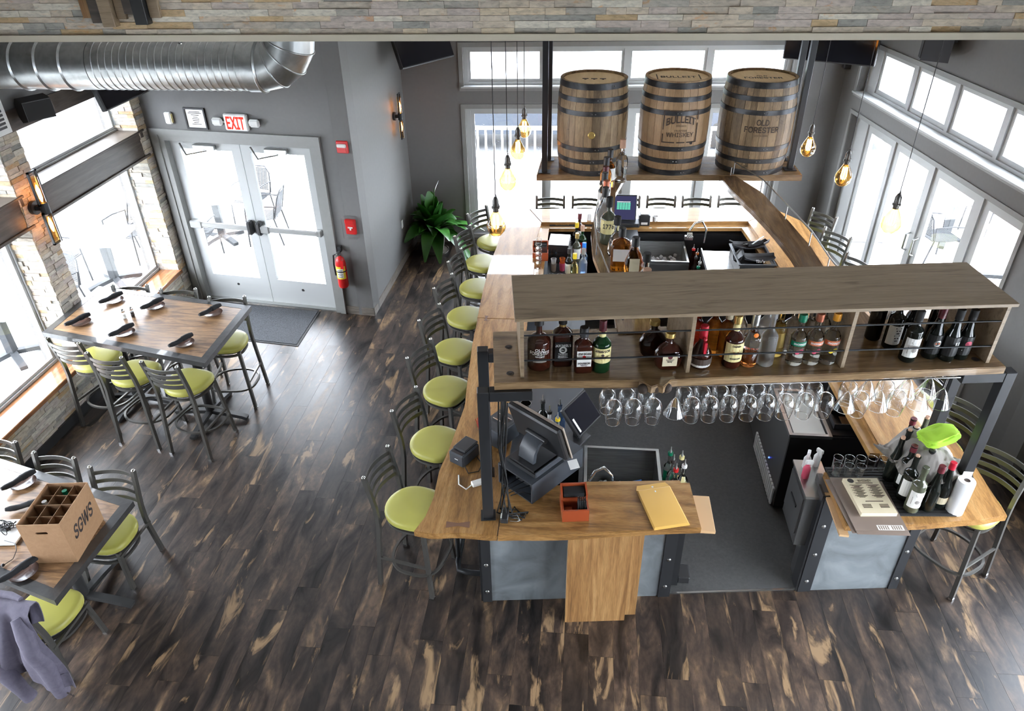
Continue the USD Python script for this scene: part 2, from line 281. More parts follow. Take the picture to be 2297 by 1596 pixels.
def stones(parent, wall, s0, s1, z0, z1, rowh, lmin, lmax, d=0.0, shade=8):
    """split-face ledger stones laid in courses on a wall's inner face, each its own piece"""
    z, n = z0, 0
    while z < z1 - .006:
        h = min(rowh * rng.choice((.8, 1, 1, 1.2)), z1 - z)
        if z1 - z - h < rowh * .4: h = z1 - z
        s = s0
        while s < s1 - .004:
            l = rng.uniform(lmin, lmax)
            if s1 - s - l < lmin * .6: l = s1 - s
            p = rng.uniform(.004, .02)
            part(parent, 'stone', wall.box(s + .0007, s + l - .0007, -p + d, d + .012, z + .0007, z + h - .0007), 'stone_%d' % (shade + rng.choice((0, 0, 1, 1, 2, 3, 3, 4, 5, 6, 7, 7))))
            s += l; n += 1
        z += h
    return n

# floor: planks one by one where the camera sees them
fl = thing('floor', 'dark brown mottled wood plank floor of the bar room', 'floor', kind='structure')
part(fl, 'sub_floor', [box(-5.7, 4.6, -2.6, 8.4, -.08, -.007), box(-2.7, 4.6, 8.4, 10.75, -.08, -.007)], 'sub_floor')
cand = []
PW, PL = .178, 1.22
for i in range(-34, 26):
    x0 = i * PW; off = rng.uniform(0, PL); y = -2.6 - off
    while y < 10.8:
        a, b = max(y, -2.6), min(y + PL, 10.7 if x0 > -2.72 else 8.35)
        if b > a + .02: cand.append((x0, a, b))
        y += PL
def seen(c):
    x0, a, b = c; xm, ym = x0 + PW / 2, (a + b) / 2
    if b < 2.35 or xm < -5.35 or xm > 4.1: return False
    if -.35 < xm < 2.35 and a > 4.1 and b < 8.7: return False
    if ym > 8.2 and xm < -2.7: return False
    if xm > -.6 and ym > 4.2 and xm < 2.6: return False
    if abs(xm) > .78 * (ym + 1.5) + 1.0: return False
    if xm > 2.6 and ym > 6: return False
    return True
vis = sorted([c for c in cand if seen(c)], key=lambda c: c[1]); hid = [c for c in cand if not seen(c)] + vis[300:]; vis = vis[:300]
for x0, a, b in vis:
    part(fl, 'plank', box(x0 + .0006, x0 + PW - .0006, a + .0006, b - .0006, -.007, rng.uniform(-.0004, 0)), 'plank_%d' % rng.choice((0, 1, 1, 2, 2, 3)))
part(fl, 'plank_field', [box(x0 + .0006, x0 + PW - .0006, a + .0006, b - .0006, -.007, 0) for x0, a, b in hid], 'plank_1', kind='stuff', label='planks of the floor out of sight')

# ceiling (two heights) and walls
ce = thing('ceiling', 'plain pale ceiling over the bar room', 'ceiling', kind='structure')
part(ce, 'low_panel', box(-6.2, 4.8, 5.0, 11.0, CEIL, CEIL + .1), 'ceiling_paint'); part(ce, 'high_panel', box(-6.2, 4.8, -3.0, 5.0, 6.2, 6.3), 'ceiling_paint')
w = thing('wall_front', 'grey wall behind the camera', 'wall', kind='structure')
part(w, 'plaster', box(-6.1, 4.7, -2.65, -2.5, -.08, 6.2), 'wall_paint')
# left window wall
LW = [(-.9, 1.2), (1.5, 3.6), (3.9, 5.98), (6.27, 8.15)]          # window bays in y
Y0 = 2.5
holes = []
for a, b in LW: holes += [(a + Y0, b + Y0, .44, 2.0), (a + Y0, b + Y0, 2.3, 2.84)]
w = thing('wall_left', 'left wall of windows with grey split stone below the sill', 'wall', kind='structure')
part(w, 'wall_body', WL.cells(0, 10.8, .03, .42, -.08, 6.2, [(a, b, c, d) for a, b, c, d in holes]), 'mortar')
stones(w, WL, 6.4, 8.47, .1, .45, .038, .12, .3); stones(w, WL, 8.78, 10.62, .1, .45, .038, .12, .3)
part(w, 'header_board', WL.box(0, 10.8, -.02, .03, 2.84, 3.02), 'dark_clad', label='dark wood header above the upper windows')
part(w, 'upper_plaster', WL.box(0, 10.8, .0, .03, 3.02, 6.2), 'wall_paint')
solo('baseboard_left', WL.box(0, 10.6, -.03, .02, 0, .1), 'black_base', 'black baseboard along the foot of the stone window wall', 'baseboard', kind='structure')
for i, (a, b) in enumerate(LW):
    if b < 3: continue
    nm = ['', '', 'far left edge of the room', 'corner by the double doors'][i] if i else ''
    sl = solo('trim_%d' % i, WL.box(a + Y0 - (.0), b + Y0, -.04, .34, .45, .5, .006), 'sill_wood', 'reddish wood window sill, ' + ('nearest the camera' if i == 1 else 'at the far left edge' if i == 2 else 'by the double doors'), 'window sill', kind='structure')
# stone pillars
def pillar(y0, y1, label, ztop, fl_):
    t = thing('stone_pillar', label, 'pillar', kind='structure')
    part(t, 'core', WL.box(y0 + Y0 + .012, y1 + Y0 - .012, .012, .43, 0, ztop), 'mortar')
    stones(t, WL, y0 + Y0, y1 + Y0, 0, ztop, .042, .1, .2, d=0)
    W2 = Wall((-5.6, y0), (-5.21, y0))
    stones(t, W2, 0, .39, .5, ztop, .042, .12, .24, d=0)
pillar(5.98, 6.27, 'split stone pillar between two left windows, carrying the lit sconce', 3.0, 1)
pillar(8.13, 8.30, 'split stone pillar in the corner beside the double doors', 3.0, 1)
pillar(3.6, 3.9, 'split stone pillar out of view at the left', 3.0, 0)
# transom beams
for i, (a, b) in enumerate(LW[1:]):
    t = thing('transom_beam', ('dark stained wood clad beam across the left windows, ' + ('outside the picture at left', 'cut off by the left picture edge', 'between the sconce pillar and the doors')[i]), 'beam', kind='structure')
    for k, (za, zb) in enumerate(((2.015, 2.12), (2.121, 2.215), (2.216, 2.285))):
        part(t, 'board', WL.box(a + Y0 - .02, b + Y0 + .05, -.005 - .002 * k, .03, za, zb), 'dark_clad')
    part(t, 'core', WL.box(a + Y0, b + Y0, .03, .3, 2.0, 2.28), 'dark_clad')
    part(t, 'top_board', WL.box(a + Y0 - .03, b + Y0 + .06, -.03, .3, 2.286, 2.31, .004), 'dark_clad')
    part(t, 'lower_lip', WL.box(a + Y0 - .03, b + Y0 + .07, -.025, .02, 1.985, 2.014, .004), 'dark_clad')
def window(name, wall, label, s0, s1, z0, z1, panes, d=.1, fw=.05, sash=.045, mat='white_frame', casing=None, sill=None):
    """frame with mullions, a sash round every pane, grey casing on the room side"""
    t = thing(name, label, 'window', kind='structure')
    part(t, 'frame', wall.cells(s0, s1, d - .02, d + .07, z0, z1, [(a, b, z0 + fw, z1 - fw) for a, b in panes]), mat)
    for a, b in panes:
        s = part(t, 'sash', wall.cells(a, b, d, d + .04, z0 + fw, z1 - fw, [(a + sash, b - sash, z0 + fw + sash, z1 - fw - sash)]), mat)
        part(t, 'pane', wall.box(a + sash - .004, b - sash + .004, d + .017, d + .023, z0 + fw + sash - .004, z1 - fw - sash + .004), 'window_glass')
    if casing:
        part(t, 'casing', wall.cells(s0 - casing, s1 + casing, -.015, .02, z0 - casing, z1 + casing, [(s0, s1, z0, z1)]), 'trim_grey')
    if sill:
        part(t, 'sill_board', wall.box(s0 - .04, s1 + .04, -.04, d, z0 - .02, z0 + .004, .004), 'white_frame')
    return t
for i, (a, b) in enumerate(LW):
    nm = ('nearest behind the camera', 'left of the near table', 'cut off by the left picture edge', 'beside the double doors')[i]
    window('window_%d' % (2 * i + 1), WL, 'tall white framed left window, lower light, ' + nm, a + Y0, b + Y0, .5, 2.0, [(a + Y0 + .03, b + Y0 - .03)], d=.27, fw=.03, sash=.03)
    window('window_%d' % (2 * i + 2), WL, 'white framed upper left window, above the beam, ' + nm, a + Y0, b + Y0, 2.3, 2.84, [(a + Y0 + .03, b + Y0 - .03)], d=.27, fw=.03, sash=.03)

# door wall
w = thing('wall_door', 'grey painted wall round the double doors', 'wall', kind='structure')
part(w, 'plaster', WD.cells(-.4, WD.L, 0, .2, -.08, CEIL, [(.06, 2.1, 0, 2.24)]), 'wall_paint')
part(w, 'stop_board', WD.box(2.14, WD.L + .01, -.015, .0, 0, .11), 'base_wood')
t = thing('door_1', 'pair of white framed glass double doors with push bars', 'door', kind='structure')
part(t, 'frame', WD.cells(.06, 2.1, -.02, .19, 0, 2.24, [(.14, 2.02, 0, 2.16)]), 'trim_grey')
part(t, 'casing', WD.cells(-.02, 2.16, -.035, 0, 0, 2.3, [(.07, 2.09, 0, 2.23)]), 'trim_grey')
part(t, 'threshold', WD.box(.14, 2.02, -.01, .16, 0, .02), 'steel')
for k, (a, b) in enumerate(((.15, 1.075), (1.085, 2.01))):
    lf = part(t, 'leaf', WD.cells(a, b, .06, .11, .02, 2.15, [(a + .115, b - .115, .36, 2.05)]), 'white_frame', label=('left', 'right')[k] + ' door leaf')
    part(lf, 'pane', WD.box(a + .11, b - .11, .083, .089, .355, 2.055), 'window_glass')
    e0, e1 = (a + .02, b - .02)
    part(lf, 'push_bar', [WD.box(a + .03, b - .05, -.02, .03, 1.06, 1.125, .012), WD.box(a + .03, a + .2, -.03, .055, 1.045, 1.14, .012), WD.box(b - .1, b - .03, -.02, .055, 1.05, 1.13, .01)], 'bar_grey')
    hx = b - .06 if k == 0 else a + .06
    part(lf, 'latch', WD.box(hx - .035, hx + .035, -.04, .06, 1.01, 1.19, .02), 'black_plastic')
    part(lf, 'closer', [WD.box(a + .33, a + .62, .0, .06, 2.06, 2.12, .008), sweep([WD.at(a + .5, .02, 2.05), WD.at(a + .3, -.1, 2.03), WD.at(a + .15, .03, 2.12)], .02, .012)], 'steel')
    part(lf, 'kick_hole', WD.put(mv(rot(cyl(.016, 0, .004), PI / 2, [1, 0, 0]), (a + b) / 2, .06, .24)), 'black_plastic')
# grey jog wall
w = thing('wall_grey', 'pale lit side of the grey wall, with sconce', 'wall', kind='structure')
part(w, 'plaster', WG.box(0, WG.L + .1, 0, .2, -.08, CEIL), 'wall_paint')
part(w, 'stop_board', WG.box(-.012, WG.L, -.014, 0, 0, .11), 'base_wood')
# back wall
w = thing('wall_back', 'grey painted back wall with two rows of windows', 'wall', kind='structure')
UP = [(.92, 1.94), (2.04, 3.05), (3.12, 4.16), (4.22, 5.24)]; LO = [(.93, 2.0), (2.03, 3.14), (3.22, 4.22), (4.29, 5.28)]
part(w, 'plaster', WB.cells(-.2, WB.L + .2, 0, .2, -.08, CEIL, [(.86, 5.3, 2.33, 2.84), (.86, 5.34, .14, 2.03)]), 'wall_paint')
part(w, 'stop_board', WB.cells(0, WB.L, -.014, 0, 0, .11, []), 'base_wood')
window('window_9', WB, 'row of four upper windows on the back wall behind the barrels', .86, 5.3, 2.33, 2.84, UP, d=.09, fw=.045, sash=.035, casing=.06, sill=True)
window('window_10', WB, 'row of tall lower windows on the back wall behind the bar', .86, 5.34, .14, 2.03, LO, d=.09, fw=.045, sash=.05, casing=.06)
# right wall
w = thing('wall_right', 'grey painted right wall over the sliding doors', 'wall', kind='structure')
CL = [(.68, 1.48), (1.55, 2.36), (2.42, 3.27), (3.33, 4.12)]; SD = [(.78, 1.53), (1.54, 2.42), (2.46, 3.33), (3.4, 4.1)]
part(w, 'plaster', WR.cells(-.2, WR.L, 0, .2, -.08, CEIL, [(.42, 4.25, 2.34, 2.92), (.46, 4.16, .12, 2.07)]), 'wall_paint')
window('window_11', WR, 'row of upper windows along the right wall', .42, 4.25, 2.34, 2.92, CL, d=.13, fw=.04, sash=.05, casing=.05, sill=True)
t = window('door_2', WR, 'white sliding glass doors in the right wall', .46, 4.16, .12, 2.07, SD, d=.11, fw=.045, sash=.1, casing=.05)
for s in (2.36, 2.53):
    part(t, 'pull_handle', tube([WR.at(s, .1, .98), WR.at(s, .05, 1.0), WR.at(s, .05, 1.18), WR.at(s, .1, 1.2)], .012), 'steel')
part(w, 'upper_plaster', WR2.box(0, 8.4, .0, .2, 2.9, 6.2), 'wall_paint'); part(w, 'wing', WR2.cells(0, 8.4, .12, .4, -.08, 2.9, [(a, b, .44, 2.6) for a, b in ((.9, 3.0), (3.3, 5.2), (5.5, 7.6))]), 'mortar')
stones(w, WR2, .25, .9, 0, 2.0, .042, .12, .26, d=.1); stones(w, WR2, .9, 1.9, .1, .45, .042, .12, .26, d=.1)
part(w, 'end_pier', WR2.box(-.02, .25, -.02, .3, 0, 2.9), 'wall_paint')
solo('trim_5', WR2.box(.9, 3.0, .0, .4, .45, .5, .006), 'sill_wood', 'reddish wood window sill at the right picture edge', 'window sill', kind='structure')
for i, (a, b) in enumerate(((.9, 3.0), (3.3, 5.2), (5.5, 7.6))):
    window('window_%d' % (12 + i), WR2, 'tall white framed right window ' + ('just past the sliding doors', 'further along beyond the frame', 'nearest the camera')[i], a, b, .5, 2.6, [(a + .03, b - .03)], d=.27, fw=.03, sash=.03)
solo('trim_6', WR2.box(.2, 8.2, .07, .13, 0, .1), 'black_base', 'black baseboard along the right window wall', 'baseboard', kind='structure')

# stone-faced bulkhead across the top
BM = Wall((-6.0, 4.93), (4.7, 5.22))
t = thing('stone_bulkhead', 'overhead bulkhead faced with split ledger stone', 'bulkhead', kind='structure')
part(t, 'core', BM.box(0, BM.L, .012, .3, 3.83, 6.2), 'mortar')
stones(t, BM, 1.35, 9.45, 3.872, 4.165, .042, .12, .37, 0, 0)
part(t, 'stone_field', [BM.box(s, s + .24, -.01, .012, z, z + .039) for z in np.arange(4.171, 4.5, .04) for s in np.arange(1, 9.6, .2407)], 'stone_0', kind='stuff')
part(t, 'back_plaster', BM.box(0, BM.L, .3, .315, 3.83, 6.2), 'ceiling_paint')
part(t, 'edge_trim', BM.box(0, BM.L, -.03, .3, 3.83, 3.871), 'cream_trim', label='cream painted edge strip')
# wooden block art on the bulkhead
t = thing('wood_block_art', 'wall art of upright wooden blocks fixed to the stone bulkhead', 'wall decoration')
for i, (a, b, z, m) in enumerate(((174, 195, 43, 'board_front'), (196, 220, 54, 'dark_clad'), (221, 249, 62, 'oak_shelf'), (250, 271, 46, 'oak_shelf'), (272, 293, 33, 'dark_clad'), (294, 322, 57, 'black_base'), (323, 347, 43, 'oak_shelf'))):
    s = lambda px: 6.0 - 4.0 + (px - 0) * .003085 + .13
    part(t, 'block', BM.box(s(a) + .001, s(b) - .001, -.05 - .02 * (i % 3), -.021, 4.045 - (z - 18) * .00262, 4.5, .003), m)

# ================================================================ SEATS AND TABLES
def seat_outline(w=.215, f=.205, b=.215):
    o = []
    for t in np.arange(36) * 2 * PI / 36:
        c, s = math.cos(t), math.sin(t); n = .62 if s > 0 else .95
        o.append((w * math.copysign(abs(c) ** n, c), (f if s > 0 else b) * math.copysign(abs(s) ** n, s)))
    return o
def make_seat(name, label, category, sz, bt, ring, group=None):
    t = thing(name, label, category, group=group); o = seat_outline()
    part(t, 'seat', loft(o, [(.9, sz - .062), (.985, sz - .055), (1.0, sz - .035), (.985, sz - .015), (.93, sz - .002), (.8, sz + .004), (.5, sz + .008), (.02, sz + .009)]), 'vinyl', 40)
    part(t, 'seat_pan', loft(o, [(.8, sz - .085), (.86, sz - .082), (.86, sz - .06), (.8, sz - .06)]), 'gunmetal')
    k = sz / .76 * .05 + .0
    for sx in (-1, 1):
        lg = part(t, 'leg', sweep([(sx * .165, .15, sz - .07), (sx * (.165 + k), .15 + k, 0.012)], .03, .03, up=(0, 1, 0)), 'gunmetal')
        part(lg, 'foot_cap', box(sx * (.165 + k) - .017, sx * (.165 + k) + .017, .15 + k - .017, .15 + k + .017, 0, .022), 'chrome')
        pts = [(sx * (.185 + k * .7), -.2 - k, .012), (sx * .19, -.205, sz - .12), (sx * .187, -.207, sz - .02), (sx * .185, -.215, sz + .07), (sx * .185, -.27, bt)]
        lg = part(t, 'back_post', sweep(pts, .034, .028, up=(1, 0, 0)), 'gunmetal')
        part(lg, 'foot_cap', box(sx * (.185 + k * .7) - .017, sx * (.185 + k * .7) + .017, -.217 - k, -.183 - k, 0, .022), 'chrome'); part(lg, 'top_cap', sphere(.017, sx * .185, -.271, bt, 1, (1, 1, .8)), 'chrome', True)
    for i in range(4):
        f = (i + .45) / 4; z = sz + .07 + (bt - sz - .09) * f; y = -.215 - .055 * f
        part(t, 'back_slat', sweep([(x, y - .05 * (1 - (x / .185) ** 2), z) for x in np.linspace(-.18, .18, 11)], .01, .036), 'gunmetal', 30)
    rg = [(x * .93, y * .93) for x, y in seat_outline(.2 + ring[1], .2 + ring[1], .2)]
    part(t, 'foot_ring', sweep([(x, y, ring[0]) for x, y in rg], .02, .02, closed=True), 'gunmetal', 30)
    part(t, 'seat_ring', sweep([(x * .88, y * .9, sz - .1) for x, y in o], .02, .02, closed=True), 'gunmetal', 30)
    for sx in (-1, 1):
        part(t, 'side_stretcher', sweep([(sx * (.165 + k * .62), .15 + k * .62, ring[0] + .06), (sx * (.187 + k * .45), -.203 - k * .6, ring[0] + .06)], .018, .022), 'gunmetal')
    return t
def place(first, flag, x, y, face, label, group=None):
    rz = math.radians(face) - PI / 2
    if flag.get(str(first.GetPath())) is None:
        flag[str(first.GetPath())] = 1
        g = UsdGeom.Xformable(first).GetOrderedXformOps(); g[0].Set(Gf.Vec3d(x, y, 0)); g[1].Set(math.degrees(rz)); keys(first, label=label, group=group); return first
    return dup(first, (x, y, 0), rz, label, group)
FLAG = {}
stool0 = make_seat('bar_stool', '-', 'bar stool', .76, 1.11, (.26, .055))
ORD = ['nearest the camera', 'second', 'third', 'fourth', 'fifth', 'sixth', 'seventh', 'farthest, under a hanging bulb']
for i, (x, y, a) in enumerate([(-1.18, 3.9, -14), (-1.15, 4.66, -20), (-1.19, 5.42, -24), (-1.22, 6.1, -22), (-1.2, 6.78, -21), (-1.17, 7.46, -14), (-1.2, 8.12, -22), (-1.14, 8.76, -34)]):
    place(stool0, FLAG, x, y, a, 'green bar stool along the left bar side, ' + (ORD[i] if i in (0, 7) else ORD[i] + ' from the near end'), 'stools along the left bar')
for i, (x, y, a) in enumerate([(-.42, 9.19, -88), (.06, 9.21, -90), (.60, 9.25, -87), (1.07, 9.28, -89), (1.55, 9.30, -87), (2.03, 9.34, -87)]):
    place(stool0, FLAG, x, y, a, 'bar stool behind the far bar, only its back showing, ' + ('leftmost', 'second from left', 'third from left, by the till', 'third from right', 'second from right', 'rightmost')[i], 'stools behind the far bar')
for i, (x, y, a) in enumerate([(2.99, 4.27, 217), (2.97, 4.92, 215), (2.99, 5.6, 210), (2.96, 6.3, 212), (2.92, 6.93, 208), (2.88, 7.6, 207), (2.86, 8.3, 216), (2.86, 8.92, 215)]):
    place(stool0, FLAG, x, y, a, 'bar stool along the right side of the bar, ' + ('nearest, beside the paper towel roll', 'behind the right frame posts', 'third from the near end', 'seen through the wine bay', 'fourth from the far end', 'third from the far end', 'second from the far end', 'farthest, by the grey wall')[i], 'stools along the right bar')
for i, (x, y, a) in enumerate([(-4.8, 5.68, 80), (-4.27, 5.47, 82), (-3.68, 5.36, 81)]):
    place(stool0, FLAG, x, y, a, 'green bar stool on the near side of the high table, ' + ('left one', 'middle one', 'right one')[i], 'stools round the high table')
for i, (x, y, a) in enumerate([(-4.79, 6.28, -85), (-4.22, 6.23, -85), (-3.62, 6.1, -84)]):
    place(stool0, FLAG, x, y, a, 'bar stool on the door side of the high table, ' + ('left one', 'middle one', 'right one past its end')[i], 'stools round the high table')
chair0 = make_seat('dining_chair', '-', 'chair', .46, .86, (.30, .0))
for i, (x, y, a) in enumerate([(-3.62, 3.72, -92), (-4.2, 3.84, -96), (-4.82, 4.0, -98), (-3.64, 2.97, 86)]):
    place(chair0, FLAG, x, y, a, ('green dining chair at the far right corner of the low table', 'dining chair on the far side of the low table behind the carton', 'dining chair at the left picture edge on the far side of the low table', 'green dining chair with the purple grey jacket over its back')[i], 'chairs round the low table')

def board_table(name, label, P, z, pads):
    """P: corners front-left, front-right, back-right, back-left"""
    t = thing(name, label, 'table'); P = np.array(P, float); c = P.mean(0); e = .075
    I = []
    for i in range(4):
        a, b, d = P[i - 1], P[i], P[(i + 1) % 4]; u = (a - b) / np.linalg.norm(a - b); v = (d - b) / np.linalg.norm(d - b); s = abs(u[0] * v[1] - u[1] * v[0]); I.append(b + (u + v) * e / s)
    part(t, 'oak_panel', prism(I, z - .04, z - .002), 'table_oak')
    for i in range(4):
        j = (i + 1) % 4; part(t, 'edge_board', prism([P[i], P[j], I[j], I[i]], z - .05, z), 'table_edge')
    for px, py in pads:
        b = part(t, 'pedestal', [cyl(.045, .06, z - .05, 16, px, py), box(px - .2, px + .2, py - .2, py + .2, z - .058, z - .05)], 'cast_iron', 30)
        for a in range(4):
            d = (math.cos(a * PI / 2 - .05), math.sin(a * PI / 2 - .05))
            part(b, 'foot', sweep([(px + d[0] * q, py + d[1] * q, zz) for q, zz in ((.02, .075), (.2, .06), (.36, .035), (.4, .022))], .055, .04), 'cast_iron', 30)
    return t
board_table('high_table', 'high oak topped table with black edging under the left windows', [(-5.2, 5.61), (-3.35, 5.2), (-3.35, 6.27), (-5.2, 6.58)], 1.07, [(-3.8, 5.76), (-4.72, 5.96)])
board_table('low_table', 'low oak topped table with black edging at the lower left corner', [(-5.12, 3.34), (-3.36, 2.83), (-3.33, 3.76), (-5.12, 4.26)], .76, [(-3.75, 3.4), (-4.7, 3.72)])

# plates with rolled napkins
def plate(x, y, z, label, group):
    t = thing('side_plate', label, 'plate', (x, y, z), 0, group, scale=1.12)
    part(t, 'dish', lathe([(.045, 0), (.05, 0), (.078, .012), (.084, .018), (.081, .019), (.05, .007), (.0, .006)], 28), 'plate_brown', 40); return t
def napkin(x, y, z, a, label, group, L=.235):
    t = thing('rolled_napkin', label, 'napkin', (x, y, z), a, group, scale=1.1)
    part(t, 'cloth_roll', tube([(q * L, 0, .032 + .004 * math.sin(9 * q)) for q in np.linspace(-.5, .5, 9)], [.013, .02, .021, .019, .02, .022, .023, .023, .018], 10), 'napkin_black', 50)
    part(t, 'wrap_band', tube([(.02, 0, .033), (.055, 0, .033)], .0245, 10), 'napkin_black', 50); return t
PLT = [(-4.91, 5.8, 'at the left near corner of the high table'), (-4.83, 6.26, 'at the left far corner of the high table'), (-4.33, 6.17, 'in the middle of the high table’s far side'), (-3.67, 6.08, 'at the right far corner of the high table'), (-4.36, 5.64, 'in the middle of the high table’s near side'), (-3.69, 5.5, 'at the right near corner of the high table')]
for x, y, s in PLT:
    plate(x, y, 1.07, 'small brown side plate ' + s, 'plates on the high table'); napkin(x - .02, y - .01, 1.087, 1.12, 'black rolled napkin on the plate ' + s, 'napkins on the high table')
for x, y, s in [(-4.3, 3.87, 'behind the carton on the low table'), (-3.71, 3.03, 'in front of the carton on the low table')]:
    plate(x, y, .76, 'small brown side plate ' + s, 'plates on the low table'); napkin(x - .02, y - .01, .777, 1.1, 'black rolled napkin on the plate ' + s, 'napkins on the low table')
napkin(-4.1, 3.62, .76, .5, 'black rolled napkin on the table top just left of the carton', 'napkins on the low table', .24)
for i, (x, y) in enumerate([(-4.53, 5.93), (-4.47, 5.98)]):
    t = thing('shaker', ('salt', 'pepper')[i] + ' shaker with chrome cap on the high table, ' + ('left', 'right') [i] + ' of the pair', 'shaker', (x, y, 1.07), 0, 'shakers on the high table')
    part(t, 'jar', lathe([(.02, 0), (.022, .01), (.019, .06), (.018, .075)], 12), 'glassware', 40); part(t, 'contents', cyl(.017, .003, .05), ('label_white', 'ink')[i]); part(t, 'cap', lathe([(.02, .072), (.021, .078), (.02, .095), (.012, .105), (0, .106)], 12), 'chrome', 40)

# wine carton
t = thing('wine_carton', 'open cardboard wine carton with dividers on the low table', 'box', (-3.4, 3.155, .76), math.radians(97)); A, B_, Hc = .41, .29, .37
wall_ = lambda a, b, c, d, z0=0, z1=Hc: box(a, b, c, d, z0, z1)
part(t, 'side_panel', wall_(0, A, 0, .006), 'kraft'); part(t, 'side_panel', wall_(0, A, B_ - .006, B_), 'kraft'); part(t, 'end_panel', wall_(A - .006, A, .006, B_ - .006), 'kraft')
hole = [(B_ / 2 - .035, .28), (B_ / 2 + .035, .28), (B_ / 2 + .042, .29), (B_ / 2 + .035, .3), (B_ / 2 - .035, .3), (B_ / 2 - .042, .29)]
g = Polygon([(.006, 0), (B_ - .006, 0), (B_ - .006, Hc), (.006, Hc)], [hole]); m = prism(g, 0, .006); m.vertices = m.vertices[:, [2, 0, 1]]
part(t, 'end_panel', m, 'kraft', label='end panel with a hand hole'); part(t, 'bottom', wall_(.006, A - .006, .006, B_ - .006, 0, .006), 'kraft')
for i in range(1, 4): part(t, 'divider', box(A * i / 4 - .002, A * i / 4 + .002, .008, B_ - .008, .1, Hc - .015 - .01 * (i % 2)), 'kraft_in')
for j in range(1, 3): part(t, 'divider', box(.008, A - .008, B_ * j / 3 - .002, B_ * j / 3 + .002, .1, Hc - .02), 'kraft_in')
lt = text('SGWS', .095, .26); lt.vertices[:, 0] += lt.vertices[:, 1] * .3; part(t, 'lettering', onplane(lt, (A * .53, -.0012, .19), (1, 0, 0), (0, 0, 1)), 'ink')
for i, (a, b) in enumerate([(.36, .15), (.255, .24)]):
    q = thing('boxed_bottle', ('pale green', 'clear')[i] + ' glass bottle standing in the carton, seen from above', 'bottle', (-3.4 + a * math.cos(math.radians(97)) - b * math.sin(math.radians(97)), 3.155 + a * math.sin(math.radians(97)) + b * math.cos(math.radians(97)), .767))
    part(q, 'glass', lathe([(.033, 0), (.036, .01), (.036, .19), (.016, .25), (.014, .3), (.016, .305)], 16), ('olive_bottle', 'clear_bottle')[i], 40); part(q, 'cap', cyl(.017, .29, .335), ('teal_cap', 'white_plastic')[i])
# closed laptop with cable and earphones
t = thing('laptop', 'white closed laptop on the low table left of the carton', 'laptop', (-4.13, 3.36, .76), math.radians(97 - 90)); part(t, 'base', box(-.18, .18, -.125, .125, .002, .012, .004), 'brushed'); part(t, 'lid', box(-.18, .18, -.125, .125, .0125, .02, .004), 'white_plastic')
t = thing('cable_tangle', 'black cables and earphones tangled on the white laptop', 'cable', (-4.1, 3.38, .782))
for k in range(7):
    a = np.linspace(0, 2 * PI, 22)[:-1] ; r = rng.uniform(.035, .075); ox, oy = rng.uniform(-.04, .04), rng.uniform(-.04, .05)
    part(t, 'cable', tube([(ox + r * math.cos(x) * (1 + .2 * math.sin(2 * x)), oy + r * .7 * math.sin(x + k), .006 + .012 * (1 + math.sin(3 * x + k))) for x in a], .0028, 6, True), 'rubber', True)
part(t, 'adapter', box(-.05, .04, -.02, .02, 0, .025, .006), 'black_plastic')
t = thing('earphone_cord', 'thin cord with earbuds trailing off the laptop beside the plate', 'cable', (-3.93, 3.2, .762)); part(t, 'cord', tube([(-.1, .08, .022), (.0, .06, .022), (.05, .0, .022), (.06, -.06, .004), (.03, -.12, .004), (-.02, -.15, .004)], .003, 6), 'black_plastic', True); part(t, 'earbud', sphere(.012, -.02, -.155, .012, 1), 'black_plastic', True); part(t, 'earbud', sphere(.012, .035, -.125, .012, 1), 'black_plastic', True)
